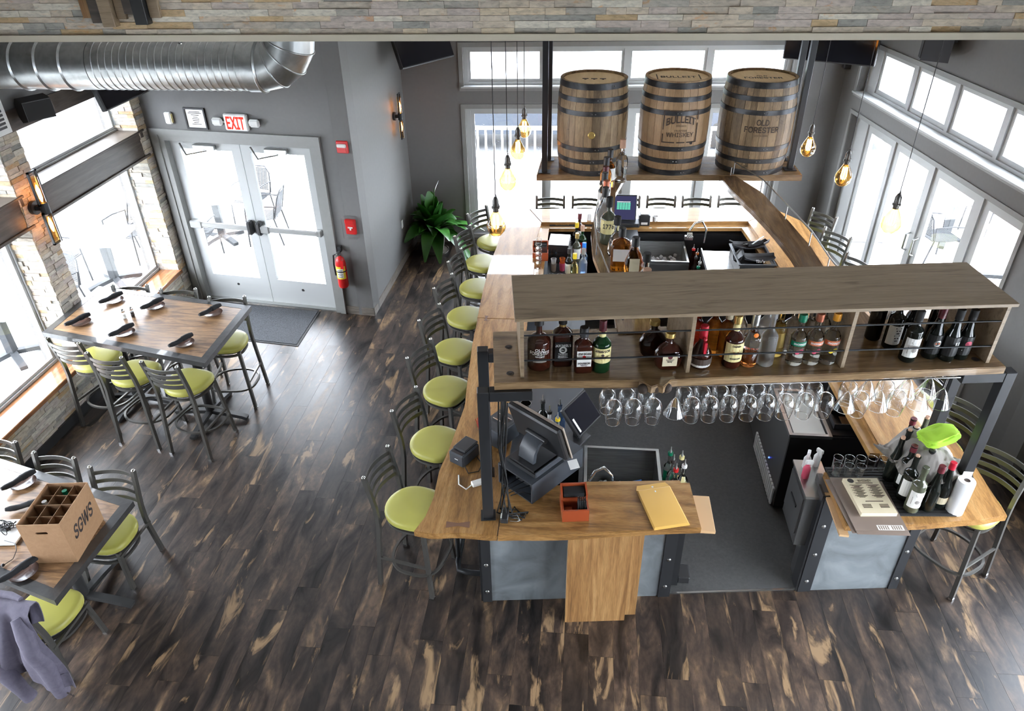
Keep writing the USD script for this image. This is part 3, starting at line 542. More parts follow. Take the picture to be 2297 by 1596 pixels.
# jacket over the chair back
def jacket():
    t = thing('jacket', 'purple grey button jacket draped over the back of the near dining chair', 'jacket', (-3.63, 2.69, 0), math.radians(-4))
    U, Vn = 34, 30; v = []
    for j in range(Vn):
        d = j / (Vn - 1) * 1.02                       # distance along the drape: front flap, over the top, down the back
        for i in range(U):
            x = (i / (U - 1) - .5); wd = .50 + .16 * max(0, d - .32)
            if d < .24: y, z = .05, .70 + d * .8
            elif d < .32: q = (d - .24) / .08; y, z = .05 - .1 * q, .892 + .014 * math.sin(q * PI)
            else: y, z = -.05 - .12 * (d - .32) ** .8, .892 - (d - .32) * .86
            fold = (.034 * math.sin(x * 19 + 1.6 * d) + .018 * math.sin(x * 37 + 5 * d + 1) + .014 * math.sin(9 * d + 6 * x)) * min(1, max(0, abs(d - .28) * 3))
            sl = .10 * max(0, x - .1) * max(0, d - .3) * 6
            v.append((x * wd + .02 * math.sin(5 * d) + sl, y - fold - .06 * max(0, d - .3) * abs(x) * 2, z - .04 * abs(x) * (d > .3) + .05 * math.sin(3.1 * x + 1) * (d > .9)))
    f = []
    for j in range(Vn - 1):
        for i in range(U - 1):
            a = j * U + i; f += [[a, a + 1, a + U + 1], [a, a + U + 1, a + U]]
    v = np.array(v); top = trimesh.Trimesh(v, f, process=False); n = top.vertex_normals; w = v - n * .006; k = len(v); g = [[a + k, c + k, b + k] for a, b, c in f]; edge = []
    bd = [i for i in range(U)] + [j * U + U - 1 for j in range(1, Vn)] + [(Vn - 1) * U + i for i in range(U - 2, -1, -1)] + [j * U for j in range(Vn - 2, 0, -1)]
    for a, b in zip(bd, bd[1:] + bd[:1]): edge += [[a, b + k, b], [a, a + k, b + k]]
    part(t, 'body_cloth', trimesh.Trimesh(np.vstack([v, w]), np.array(f + g + edge), process=False), 'jacket', 60)
    P = [(.2, -.07, .86), (.26, -.11, .76), (.29, -.15, .62), (.31, -.13, .5), (.345, -.16, .36), (.35, -.15, .24)]
    part(t, 'sleeve', tube(P, [.03, .055, .05, .058, .046, .05], 12), 'jacket', 60); P = [(-.12, -.09, .8), (-.1, -.13, .66), (-.06, -.16, .5), (.02, -.17, .36), (.06, -.17, .22), (.08, -.165, .14)]
    part(t, 'sleeve', tube(P, [.03, .05, .046, .054, .043, .046], 12), 'jacket', 60)
    part(t, 'collar', tube([(-.16, .04, .905), (-.05, .06, .9), (.08, .06, .9), (.17, .04, .905)], [.018, .026, .026, .018], 8), 'jacket', 60)
    for k in range(3): part(t, 'button', mv(rot(cyl(.009, 0, .004, 10), PI / 2, [1, 0, 0]), .42, -.17 + .01 * k, .28 - .03 * k), 'ink')
jacket()

# ================================================================ DOOR WALL FITTINGS
t = thing('door_mat', 'dark grey ribbed entrance mat in front of the double doors', 'mat'); Pm = [(-4.85, 7.35), (-3.36, 7.17), (-3.36, 8.03), (-4.85, 8.2)]; Im = [(-4.82, 7.375), (-3.39, 7.205), (-3.39, 8.01), (-4.82, 8.17)]
part(t, 'rubber_border', prism(Pm, .001, .006), 'rubber'); grain('mat_pile', [(.35, (.02, .022, .025)), (.65, (.075, .08, .088))], nscale=120., rough=.95, bump=.003); part(t, 'pile', prism(Im, .006, .011), 'mat_pile')
t = thing('exit_sign', 'lit red EXIT sign with two emergency lamp heads above the double doors', 'exit sign'); part(t, 'housing', WD.box(1.02, 1.31, -.055, -.002, 2.33, 2.52, .012), 'white_plastic')
part(t, 'lettering', onplane(text('EXIT', .135, .225), WD.at(1.165, -.0565, 2.42), (*WD.u, 0), (0, 0, 1)), 'exit_red')
for s in (.93, 1.4):
    h = part(t, 'lamp_head', WD.box(s - .065, s + .065, -.07, -.02, 2.38, 2.47, .02), 'white_plastic'); part(h, 'lens', WD.box(s - .045, s + .045, -.073, -.069, 2.395, 2.455), 'clear_plastic'); part(h, 'arm', WD.box(min(s, 1.165), max(s, 1.165), -.03, -.015, 2.41, 2.43), 'white_plastic')
t = thing('framed_certificate', 'framed certificate with small print on the wall left of the exit sign', 'picture'); part(t, 'frame', WD.cells(.5, .77, -.022, -.002, 2.315, 2.56, [(.518, .752, 2.333, 2.542)]), 'black_plastic'); part(t, 'paper', WD.box(.518, .752, -.012, -.004, 2.333, 2.542), 'label_white')
part(t, 'print', [WD.box(.635 - q, .635 + q, -.0128, -.012, z, z + .006) for q, z in ((.07, 2.51), (.085, 2.495), (.05, 2.475), (.03, 2.45), (.045, 2.43), (.04, 2.41), (.03, 2.39), (.06, 2.37))], 'ink', label='lines of small print')
t = thing('wall_sensor', 'small white plastic sensor box on the wall beside the stone pillar', 'sensor'); part(t, 'case', WD.box(.245, .33, -.05, -.002, 2.365, 2.5, .012), 'white_plastic'); part(t, 'side_vent', WD.box(.331, .336, -.04, -.01, 2.38, 2.48), 'label_yellow')
t = thing('fire_strobe', 'red fire alarm strobe on the wall right of the doors', 'fire alarm'); part(t, 'base', WD.box(2.36, 2.5, -.03, -.002, 2.13, 2.27, .008), 'red_paint'); part(t, 'lens', WD.box(2.375, 2.485, -.055, -.028, 2.2, 2.24, .008), 'label_white'); part(t, 'grille', WD.box(2.385, 2.475, -.034, -.029, 2.145, 2.185), 'red_paint')
t = thing('pull_station', 'red fire alarm pull station under a clear cover', 'fire alarm'); part(t, 'body', WD.box(2.335, 2.465, -.05, -.006, 1.14, 1.33, .008), 'red_paint'); part(t, 'handle_bar', [WD.box(2.37, 2.43, -.058, -.05, 1.225, 1.24), WD.box(2.392, 2.408, -.058, -.05, 1.2, 1.225)], 'print_white'); part(t, 'hood', WD.box(2.34, 2.46, -.07, -.05, 1.275, 1.335, .012), 'red_paint'); part(t, 'clear_cover', WD.box(2.305, 2.495, -.09, -.001, 1.09, 1.37, .015), 'clear_plastic')
t = thing('fire_extinguisher', 'red fire extinguisher hung on the wall below the pull station', 'fire extinguisher', WD.at(2.22, -.09, .44)); part(t, 'cylinder', lathe([(.055, 0), (.062, .012), (.064, .03), (.064, .33), (.05, .39), (.022, .415), (.02, .43)], 20), 'red_paint', 40)
part(t, 'valve', [cyl(.02, .43, .46), box(-.012, .012, -.09, .02, .47, .482), box(-.012, .012, -.075, .02, .45, .462)], 'steel'); part(t, 'hose', tube([(-.02, 0, .45), (-.075, 0, .43), (-.088, 0, .3), (-.078, -.01, .16)], .011, 8), 'rubber', True)
part(t, 'instruction_label', patch(.0645, .13, .3, 1.1), 'yellow_print'); part(t, 'label_panel', patch(.0652, .15, .27, .6), 'label_white'); part(t, 'label_print', [patch(.0662, z, z + .008, .45) for z in (.16, .19, .22, .245)], 'ink'); part(t, 'inspection_tag', box(.02, .06, -.075, -.073, .28, .39), 'red_paint'); part(t, 'strap', lathe([(.0655, .22), (.067, .222), (.067, .234), (.0655, .236)], 20), 'black_plastic'); part(t, 'wall_hook', box(-.02, .02, .02, .085, .46, .53), 'black_plastic')
# sconces
def sconce(wall, s, z, label, sc=1.0):
    t = thing('wall_sconce', label, 'wall lamp', wall.at(s, -.022 * (sc > 1), z), wall.a, scale=sc)     # local: x along wall, -y into the room
    part(t, 'back_plate', rot(cyl(.055, 0, .03, 20), PI / 2, [1, 0, 0]), 'black_steel', 40); part(t, 'arm', box(-.02, .02, -.1, -.03, -.02, .02, .005), 'black_steel')
    part(t, 'centre_collar', mv(cyl(.035, -.045, .045, 16), 0, -.1, 0), 'black_steel', 40)
    for k in (-1, 1):
        z0, z1 = (.03, .3) if k > 0 else (-.3, -.03)
        part(t, 'cage', [box(-.05, -.036, -.108, -.092, z0, z1), box(.036, .05, -.108, -.092, z0, z1), box(-.05, .05, -.108, -.092, z0, z0 + .012), box(-.05, .05, -.108, -.092, z1 - .012, z1)], 'black_steel')
        part(t, 'glass_tube', mv(shell([(.03, z0 + .012), (.03, z1 - .05)], 20), 0, -.1, 0), 'amber_glass', True); part(t, 'bulb', mv(lathe([(.006, z0 + .02 if k > 0 else z0 + .1), (.014, z0 + .05 if k > 0 else z0 + .13), (.016, z0 + .12 if k > 0 else z0 + .17), (.004, z0 + .16 if k > 0 else z0 + .22)], 12), 0, -.1, 0), 'filament', True)
sconce(WL, 6.1 + 2.5, 2.16, 'black caged double sconce with two glowing bulbs on the left stone pillar', 1.2)
sconce(WG, 1.75, 2.08, 'black caged double sconce with glowing bulbs on the pale grey wall')
# television corner mounts, speakers, monitor over the left window
def screen(name, label, c, w, h, rz, tilt, reach, d=.06):
    t = thing(name, label, 'television', c, rz); R = lambda m: rot(m, tilt, [1, 0, 0])
    part(t, 'case', R(box(-w / 2, w / 2, -d / 2, d / 2, -h / 2, h / 2, .01)), 'black_plastic'); part(t, 'glass_screen', R(box(-w / 2 + .02, w / 2 - .02, -d / 2 - .003, -d / 2, -h / 2 + .02, h / 2 - .02)), 'screen_black'); part(t, 'bracket', box(-.04, .04, .03, reach, -.04, .04), 'black_steel')
screen('television', 'wall television tilted down in the corner by the grey wall', (-2.12, 9.78, 3.02), .98, .56, math.radians(58), math.radians(-20), .47)
screen('television', 'black television seen from below in the right rear corner', (2.98, 9.95, 3.04), 1.1, .6, math.radians(-26), math.radians(6), .7)
t = thing('television', 'black television above the left window beneath the duct', 'television', (-4.96, 7.85, 3.04), math.radians(90)); part(t, 'case', rot(box(-.68, .36, -.03, .03, -.27, .3, .01), -.2, [1, 0, 0]), 'black_plastic'); part(t, 'glass_screen', rot(box(-.66, .34, -.034, -.03, -.25, .28), -.2, [1, 0, 0]), 'screen_black'); part(t, 'bracket', box(-.04, .04, .035, .24, -.04, .04), 'black_steel')
t = thing('loudspeaker', 'black loudspeaker on the wooden header at the left stone pillar', 'loudspeaker', (-5.06, 6.42, 3.0), math.radians(60), scale=.85); m = prism([(-.1, -.09), (.1, -.09), (.13, .05), (.07, .1), (-.07, .1), (-.13, .05)], -.15, .15); part(t, 'cabinet', rot(m, PI / 2, [0, 1, 0]), 'black_plastic'); part(t, 'grille', box(-.14, .14, -.097, -.09, -.09, .09), 'rubber'); part(t, 'bracket', box(-.02, .02, .1, .2, -.03, .03), 'black_steel')
t = thing('loudspeaker', 'black wedge loudspeaker high on the right wall', 'loudspeaker', WR.at(2.32, -.19, 3.3), math.radians(-100)); part(t, 'cabinet', prism([(-.16, .1), (.16, .1), (.05, -.14), (-.05, -.14)], -.2, .2), 'dark_plastic'); part(t, 'grille', box(-.05, .05, -.147, -.14, -.18, .18), 'rubber'); part(t, 'bracket', box(-.02, .02, .1, .17, -.03, .03), 'black_steel')
t = thing('surveillance_camera', 'small black camera box on the back wall under the right television', 'camera', WB.at(5.98, -.06, 2.62)); part(t, 'case', box(-.05, .05, -.06, .05, -.07, .05, .01), 'black_plastic'); part(t, 'lens', [mv(rot(cyl(.014, 0, .006, 12), PI / 2, [1, 0, 0]), q, -.06, .0) for q in (-.02, .02)], 'screen_black')
solo('wall_outlet', WG.box(1.6, 1.68, -.008, 0, .52, .64, .003), 'white_plastic', 'white outlet plate on the pale grey wall near the plant', 'outlet')
solo('wall_outlet', WB.box(6.13, 6.2, -.008, 0, .5, .62, .003), 'white_plastic', 'white outlet plate on the far right corner wall', 'outlet')
# plant
t = thing('potted_peace_lily', 'leafy green peace lily with one white flower in a tapered pot', 'plant', (-2.19, 10.0, 0))
part(t, 'pot', lathe([(.12, .02), (.125, .02), (.17, .30), (.175, .33), (.162, .33), (.158, .29), (.0, .285)], 24), 'pot', 40); part(t, 'saucer', lathe([(.17, 0), (.2, .0), (.205, .025), (.195, .025), (.19, .01), (0, .008)], 24), 'base_wood', 40); part(t, 'soil', cyl(.157, .286, .292), 'soil')
def leaf(L, w, a, lift, droop, twist, z0=.3):
    n = 9; up = []; 
    for k in range(n):
        q = k / (n - 1); wd = w * math.sin(PI * min(1, (q * .92 + .02)) ** .8) * (1 if q > .28 else q / .28 * .8 + .05); r = L * (math.cos(lift) * q); z = z0 + L * (math.sin(lift) * q - droop * q * q)
        for s in (-1, 0, 1): up.append((r - abs(s) * 0, s * wd, z + abs(s) * wd * .35 + s * twist * wd))
    v = np.array(up); f = []
    for k in range(n - 1):
        for s in range(2):
            b = k * 3 + s; f += [[b, b + 3, b + 4], [b, b + 4, b + 1]]
    v2 = v.copy(); v2[:, 2] -= .0015; K = len(v); F = f + [[a_ + K, c + K, b + K] for a_, b, c in f]
    return rotz(trimesh.Trimesh(np.vstack([v, v2]), F, process=False), a)
for k in range(48):
    a = k * 2.399; ring = (k + .5) / 48; L = rng.uniform(.55, .9); lift = 1.4 - .95 * ring + rng.uniform(-.12, .12); cx_, sx_ = math.cos(a), math.sin(a)
    L = min(L, *( [.34 / (-cx_ * math.cos(lift))] if cx_ < -.05 else []), *([.27 / (sx_ * math.cos(lift))] if sx_ > .05 else []), 1.0)
    part(t, 'leaf', leaf(L, rng.uniform(.085, .13) * min(1, L / .5), a, lift, rng.uniform(.3, .75) * (.4 + ring), rng.uniform(-.3, .3)), 'leaf', True)
part(t, 'flower_stem', tube([(0, 0, .3), (.02, -.02, .7), (.06, -.05, 1.0)], .006, 6), 'leaf', True); part(t, 'white_spathe', mv(rot(leaf(.2, .05, 0, 1.2, .1, .1, 0), 0, [0, 0, 1]), .06, -.05, .95), 'white_paper', True, label='white flower hood')

# ================================================================ DUCT
t = thing('spiral_duct', 'large galvanised spiral air duct with an elbow at its right end', 'duct'); DY, DZ, DR = 6.0, 3.475, .192
def along_x(m, x0): m = rot(m, PI / 2, [0, 1, 0]); return mv(m, x0, DY, DZ)
prof = [(0, 0)]; xs = np.arange(0, 1.39, .0595)
for q in xs: prof += [(DR, q), (DR, q + .045), (DR + .0055, q + .05), (DR + .0055, q + .056)]
prof += [(DR, 1.42), (0, 1.42)]
part(t, 'spiral_section', along_x(lathe(prof, 40), -4.02), 'galv', 25)
for a, b in ((-5.2, -4.68), (-4.68, -4.46), (-4.46, -4.25), (-4.25, -4.02)):
    part(t, 'fitting', along_x(lathe([(0, 0), (DR + .008, 0), (DR + .018, .008), (DR + .004, .02), (DR + .004, b - a - .003), (0, b - a - .002)], 40), a), 'galv', 25)
part(t, 'collar', along_x(lathe([(0, 0), (DR + .012, 0), (DR + .012, .1), (DR + .024, .112), (DR + .01, .124), (0, .125)], 40), -2.73), 'galv', 25)
ang = [0, .39, .79, 1.18, 1.571]; ctr = lambda a, R=.265: (-2.61 + R * math.sin(a), DZ + R * (1 - math.cos(a)))
def cut(a):                                             # ring of the elbow's mitre plane
    cx, cz = ctr(a); return [(cx - (math.sin(a)) * DR * math.cos(q) * 1.02, DY + DR * 1.02 * math.sin(q), cz + math.cos(a) * DR * math.cos(q) * 1.02) for q in np.arange(40) * 2 * PI / 40]
for a, b in zip(ang, ang[1:]):
    part(t, 'elbow_gore', ringmesh([cut(a), cut(b)]), 'galv', 25); part(t, 'gore_seam', tube(cut(b), .007, 6, True), 'galv', True)
cx, cz = ctr(PI / 2); part(t, 'riser', mv(lathe([(DR, 0), (DR, CEIL - cz - .002)], 40), cx, DY, cz), 'galv', 30)
t = thing('sprinkler_head', 'small pendent fire sprinkler hanging in front of the duct', 'sprinkler', (-3.13, 5.74, 3.70)); part(t, 'drop_pipe', cyl(.012, .05, CEIL - 3.7, 10), 'black_steel'); part(t, 'body', [cyl(.014, .03, .06, 10), box(-.012, -.008, -.003, .003, -.01, .035), box(.008, .012, -.003, .003, -.01, .035)], 'chrome'); part(t, 'deflector', cyl(.018, -.014, -.01, 12), 'chrome')
t = thing('air_register', 'white louvred air register at the upper left picture edge', 'vent', (-5.18, 6.04, 3.0), math.radians(90)); part(t, 'frame', box(-.13, .12, -.03, .0, -.14, .16, .005), 'white_plastic')
for k in range(6): part(t, 'louvre', box(-.08, .07, -.034, -.03, -.09 + k * .035, -.07 + k * .035), 'cooler_grey')

# ================================================================ THE BAR
def wavy(pts, amp, step=.06, seed=0):
    """a live edge: the polyline resampled with small bumps"""
    L = LineString(pts); n = max(2, int(L.length / step)); o = []
    for i in range(n + 1):
        p = L.interpolate(i / n, normalized=True); q = L.interpolate(min(1, i / n + .002), normalized=True); r = L.interpolate(max(0, i / n - .002), normalized=True); d = np.array([q.x - r.x, q.y - r.y]); d /= max(np.linalg.norm(d), 1e-9)
        a = amp * (meshkit.fbm(np.array([[i * step * 2.3 + seed * 7.1, seed * 3.3, .5]]), 3, seed)[0] - .5) * 2 * (0 if i in (0, n) else 1); o.append((p.x - d[1] * a, p.y + d[0] * a))
    return o
def slab(poly, z0, z1):
    """slab with a softened upper edge"""
    p = Polygon(poly).buffer(0); b = .006; m = [prism(p, z0, z1 - b)]
    return cat(m + [prism(p.buffer(-b * .5), z1 - b, z1)])
bc = thing('bar_counter', 'U shaped live edge honey wood bar counter with glossy top', 'bar counter')
ZB0, ZB = 1.02, 1.07
OUT_A = wavy([(-1.03, 3.35), (-.98, 3.48), (-.955, 3.67), (-.965, 3.95), (-.93, 4.29), (-.90, 4.77), (-.93, 5.14), (-.97, 5.7), (-.99, 6.19)], .012, .05, 1)
part(bc, 'slab', slab([(-.47, 3.355)] + wavy([(-.52, 3.35), (-.75, 3.355), (-.9, 3.33), (-1.03, 3.35)], .006, .05, 5) + OUT_A + [(-.49, 6.19), (-.47, 4.6), (-.47, 3.84)], ZB0, ZB), 'bar_wood')
part(bc, 'slab', slab(wavy([(-.99, 6.193), (-1.01, 7.0), (-1.01, 7.4), (-.985, 8.0), (-.98, 8.71), (-.93, 8.93), (-.80, 9.05), (-.69, 9.075)], .01, .06, 2) + [(-.503, 8.64), (-.53, 8.04), (-.5, 7.2), (-.49, 6.193)], ZB0, ZB), 'bar_wood')
part(bc, 'slab', slab(wavy([(-.685, 9.08), (.4, 9.16), (1.45, 9.25), (2.3, 9.32), (2.52, 9.26)], .008, .08, 3) + [(2.085, 8.83), (-.5, 8.643)], ZB0, ZB), 'bar_wood_cross')
part(bc, 'slab', slab(wavy([(2.523, 9.255), (2.75, 8.9), (2.84, 8.0), (2.88, 6.5), (2.89, 5.11), (2.89, 4.74), (2.94, 4.32), (2.94, 3.82)], .012, .07, 4) + wavy([(2.94, 3.815), (2.76, 3.76), (2.49, 3.71), (2.23, 3.67), (1.84, 3.635)], .012, .05, 6) + [(1.83, 4.16), (2.33, 4.24), (2.3, 5.03), (2.26, 6.2), (2.22, 7.42), (2.088, 8.828)], ZB0, ZB), 'bar_wood')
part(bc, 'slab', slab(wavy([(-.467, 3.352), (-.26, 3.37), (0, 3.4), (.25, 3.44), (.54, 3.49), (.88, 3.535)], .012, .05, 7) + [(.85, 3.97), (.12, 3.885), (-.467, 3.835)], ZB0, ZB), 'bar_wood_cross')
kp = Polygon([(-.1, -.036), (0, -.016), (.1, -.036), (.1, .036), (0, .016), (-.1, .036)])
for kx, ky, ka, s in ((-.745, 3.43, 0.08, .8), (-.9, 6.19, PI / 2, .5)):
    part(bc, 'butterfly_key', prism(affinity.translate(affinity.rotate(affinity.scale(kp, s, s, origin=(0, 0)), math.degrees(ka), origin=(0, 0)), kx, ky), ZB - .004, ZB + .0008), 'key_wood', label='dark butterfly key inlay')
RZ0, RZ = .985, 1.03
for q in ([(-.5, 6.3), (-.4, 6.3), (-.4, 8.54), (-.52, 8.66), (-.55, 8.04)], [(-.52, 8.66), (-.4, 8.545), (2.0, 8.715), (2.1, 8.85)], [(2.1, 8.85), (2.0, 8.715), (2.14, 7.4), (2.22, 5.0), (2.25, 4.45), (2.35, 4.45), (2.32, 5.03), (2.24, 7.4)], [(.1, 3.86), (.8, 3.94), (.79, 4.03), (.1, 3.96)]):
    part(bc, 'drink_rail', prism(q, RZ0, RZ), 'rail_wood', label='lower inner rail of pale wood')
solo('cutting_board', box(.83, .985, 3.56, 3.9, .99, 1.015, .003), 'maple', 'small pale maple board sticking out under the right end of the front counter', 'board')
# base
bb = thing('zinc_bar_front', 'grey zinc panelled bar front with bolted black corner irons', 'bar')
F1 = Wall((-.57, 3.67), (.8, 3.835)); F2 = Wall((1.84, 3.97), (2.56, 4.06)); LB = Wall((-.6, 8.95), (-.6, 3.7)); RB = Wall((2.6, 4.08), (2.6, 8.95))
part(bb, 'zinc_panel', F1.box(0, F1.L, 0, .04, 0, ZB0), 'zinc'); part(bb, 'zinc_panel', F2.box(0, F2.L, 0, .04, 0, ZB0), 'zinc')
for k in range(4):
    part(bb, 'zinc_panel', LB.box(k * 1.3 + .02, k * 1.3 + 1.3, .0, .04, 0, ZB0), 'zinc'); part(bb, 'zinc_panel', box(2.56, 2.6, 4.1 + k * 1.2, 5.28 + k * 1.2, 0, ZB0), 'zinc')
part(bb, 'back_panel', box(-.6, 2.6, 8.9, 8.95, 0, ZB0), 'black_cabinet')
part(bb, 'end_panel', box(1.80, 1.84, 4.0, 4.2, 0, ZB0), 'cooler_grey', label='side panel of the right front section')
def iron(wall, s0, s1, d=-.012):
    p = part(bb, 'corner_iron', wall.box(s0, s1, d, 0, 0, ZB0), 'black_steel')
    for z in (.12, .42, .72): part(p, 'bolt', wall.put(mv(rot(sphere(.017, sub=1, s=(1, 1, .5)), PI / 2, [1, 0, 0]), (s0 + s1) / 2, d, z)), 'steel', True)
iron(F1, -.07, .0); iron(F1, F1.L - .09, F1.L); iron(F2, -.04, .06); iron(F2, F2.L - .05, F2.L + .02)
part(bb, 'corner_iron', box(-.655, -.585, 3.66, 3.75, 0, ZB0), 'black_steel'); part(bb, 'corner_iron', box(1.785, 1.8, 3.96, 4.08, 0, ZB0), 'black_steel')
part(bb, 'foot_rail', tube([(-.86, 8.8, .2), (-.86, 3.86, .2), (-.84, 3.78, .2), (-.76, 3.76, .2), (-.66, 3.76, .2)], .022, 10), 'black_steel', True); part(bb, 'foot_rail', tube([(-.86, 3.9, .2), (-.86, 3.9, .5), (-.84, 3.9, .98)], .018, 10), 'black_steel', True)
bp = thing('live_edge_leg', 'pair of live edge boards standing upright as a leg under the front counter', 'board')
part(bp, 'board', prism(Polygon([(.0, 3.52), (.445, 3.575), (.44, 3.62), (-.005, 3.565)]), 0, ZB0 - .002), 'board_front'); part(bp, 'board', prism(Polygon([(.43, 3.6225), (.53, 3.635), (.525, 3.672), (.425, 3.66)]), 0, ZB0 - .002), 'board_front', label='narrower pale board set back')
# floor behind the bar
t = thing('bar_mat_floor', 'dark grey rubber flooring inside the bar with a metal edge strip', 'floor covering')
part(t, 'rubber_sheet', prism([(.8, 3.86), (1.82, 3.985), (2.55, 4.08), (2.55, 8.88), (-.55, 8.88), (-.55, 3.72)], .001, .008), 'mat_floor'); part(t, 'edge_strip', prism([(.8, 3.845), (1.8, 3.97), (1.8, 3.985), (.8, 3.86)], .001, .01), 'steel')

# steel frames and hung shelf with the bottle cabinet: local s along, t back, turned 7.55 degrees
CA = math.radians(7.55); CO = np.array([-.48, 3.53]); CU = np.array([math.cos(CA), math.sin(CA)]); CV = np.array([-CU[1], CU[0]])
def C(s, t, z): p = CO + CU * s + CV * t; return (p[0], p[1], z)
SZ0, SZ, CZ = 2.13, 2.18, 2.60
for lab, s0, sgn, dt in (('left', -.07, 1, 0), ('right', 3.18, -1, .06)):
    f = thing('shelf_stand', 'black square steel stand at the ' + lab + ' end holding up the bottle shelf', 'stand', C(0, 0, 0), CA)
    for k, tt in enumerate((.01 + dt * .5, .44 + dt * .3)):
        part(f, 'post', box(s0 - .036, s0 + .036, tt - .036, tt + .036, ZB + .001, 2.128 + .02 * k, .004), 'black_steel'); part(f, 'arm', box(s0 + sgn * .036, s0 + sgn * .3, tt - .036, tt + .036, 2.058, 2.128, .004), 'black_steel')
        part(f, 'foot_plate', box(s0 - .05, s0 + .05, tt - .05, tt + .05, ZB + .0005, ZB + .006), 'black_steel')
sh = thing('bottle_cabinet', 'long hanging oak bottle shelf with three bays and a live edge bottom board', 'shelf', C(0, 0, 0), CA)
edge = wavy([(0, 0), (.35, .0), (.7, -.015), (.87, -.02)], .008, .05, 11) + [(.9, -.05), (.93, -.085), (.97, -.07), (1.0, -.09), (1.03, -.06), (1.06, -.025)] + wavy([(1.1, -.02), (1.8, -.015), (2.5, -.01), (3.12, 0)], .008, .05, 12)
part(sh, 'bottom_board', slab(edge + [(3.12, .6), (0, .6)], SZ0, SZ), 'live_shelf', label='live edge bottom board')
part(sh, 'bark_knot', [sphere(.035, q, -.05 + .02 * (i % 2), SZ0 + .01, 1, (1, .8, 1)) for i, q in enumerate((.89, .93, .97, 1.0, 1.03))], 'bark', True, label='dark bark knot')
part(sh, 'top_board', box(.13, 3.07, .035, .59, CZ - .022, CZ, .002), 'oak_shelf')
for a, b in ((.16, .182), (1.165, 1.187), (2.115, 2.137), (3.015, 3.037)):
    part(sh, 'divider', box(a, b, .045, .58, SZ + .0005, CZ - .0225), 'oak_shelf')
for a, b in ((.182, 1.165), (1.187, 2.115), (2.137, 3.015)):
    for z in (2.30, 2.475): part(sh, 'guard_rod', tube([(a, .055, z), (b, .055, z)], .0055, 8), 'black_steel', True)
for s, tt in ((.1, .1), (.1, .4), (2.98, .09), (2.2, .4)): part(sh, 'bolt_hole', [mv(lathe([(.0, 0), (.022, 0), (.024, .0015), (0, .0016)], 14), s, tt, SZ), mv(lathe([(.012, 0), (.012, .004), (0, .0045)], 6), s, tt, SZ)], 'ink')
for tt in (.02, .1, .2, .28): part(sh, 'glass_rack_rail', box(.66, 2.9, tt - .004, tt + .004, SZ0 - .035, SZ0 - .028), 'chrome')

# barrel shelf
bs = thing('barrel_shelf', 'hanging wooden shelf on steel posts carrying three whiskey barrels', 'shelf')
part(bs, 'board', slab([(-.47, 7.17), (2.18, 7.31), (2.17, 7.9), (-.45, 7.77)], 2.14, 2.2), 'live_shelf', label='thick board')
for x, y in ((-.395, 7.26), (-.375, 7.66), (2.09, 7.48), (2.085, 7.78)):
    p = part(bs, 'hanger_post', box(x - .028, x + .028, y - .028, y + .028, 2.206, CEIL, .003), 'black_steel'); part(p, 'foot_plate', box(x - .06, x + .06, y - .055, y + .055, 2.2, 2.208), 'black_steel')
def barrel(label, x, y, rz, wood, rm, rt, H=.89):
    t = thing('whiskey_barrel', label, 'barrel', (x, y, 2.2), rz); R = lambda z: rt + (rm - rt) * (1 - ((z - H / 2) / (H / 2)) ** 2); n = 26
    zs = np.linspace(0, H, 9); wid = np.array([rng.uniform(.7, 1.4) for _ in range(n)]); ed = np.concatenate([[0], np.cumsum(wid / wid.sum() * 2 * PI)])
    for k in range(n):
        rings = []
        for z in zs:
            r = R(z); q = [ed[k] + .003, (ed[k] + ed[k + 1]) / 2, ed[k + 1] - .003]
            rings.append([(r * math.cos(a), r * math.sin(a), z) for a in q] + [((r - .025) * math.cos(q[2]), (r - .025) * math.sin(q[2]), z), ((r - .025) * math.cos(q[0]), (r - .025) * math.sin(q[0]), z)])
        part(t, 'stave', ringmesh(rings), wood if isinstance(wood, str) else rng.choice(wood), 20)
    for z0, w in ((.0, .055), (.125, .045), (.25, .045), (.595, .045), (.72, .045), (.835, .055)):
        h = part(t, 'hoop', band([(R(z0) + .001, z0), (R(z0) + .004, z0), (R(z0 + w) + .004, z0 + w), (R(z0 + w) + .001, z0 + w)], 40), 'hoop', 40)
        a = -1.3 + .3 * math.sin(z0 * 40); r = R(z0 + w / 2) + .004; part(h, 'rivet', [sphere(.006, r * math.cos(b), r * math.sin(b), z0 + w / 2, 1) for b in (a, a + .09)], 'steel')
    hd = part(t, 'head', cyl(rt - .022, H - .03, H - .02, 40), 'barrel_head', label='pale barrel head'); return t, hd, R, H
B = [barrel('old dark stained whiskey barrel with a round gold bung, left of three', .07, 7.48, 0, ['barrel_wood', 'barrel_dark', 'barrel_wood'], .355, .325), barrel('clean light whiskey barrel with a stamped rectangle, middle of three', .885, 7.54, 0, 'barrel_clean', .345, .315, .9), barrel('whiskey barrel with dark streaks and stamped lettering, right of three', 1.7, 7.6, 0, ['barrel_wood', 'barrel_wood', 'barrel_dark'], .365, .33)]
t, hd, R, H = B[0]; part(t, 'bung', mv(rot(lathe([(.035, 0), (.035, .012), (.028, .016), (0, .016)], 20), PI / 2, [1, 0, 0]), -.005, -R(.42) + .002, .42), 'gold', label='round gold bung')
part(t, 'head_stamp', [mv(box(-.03, .03, -.012, .012, H - .02, H - .018), k * .085, 0) for k in (-1, 0, 1)] + [mv(box(-.01, .01, -.04, -.012, H - .02, H - .018), k * .085, 0) for k in (-1, 0, 1)], 'ink', label='three stamped marks on the head')
t, hd, R, H = B[1]; rr = R(.45) + .003
lt = text('BULLEIT', .065, .29); lt.vertices[:, 1] -= (lt.vertices[:, 0] / .145) ** 2 * .035 - .02
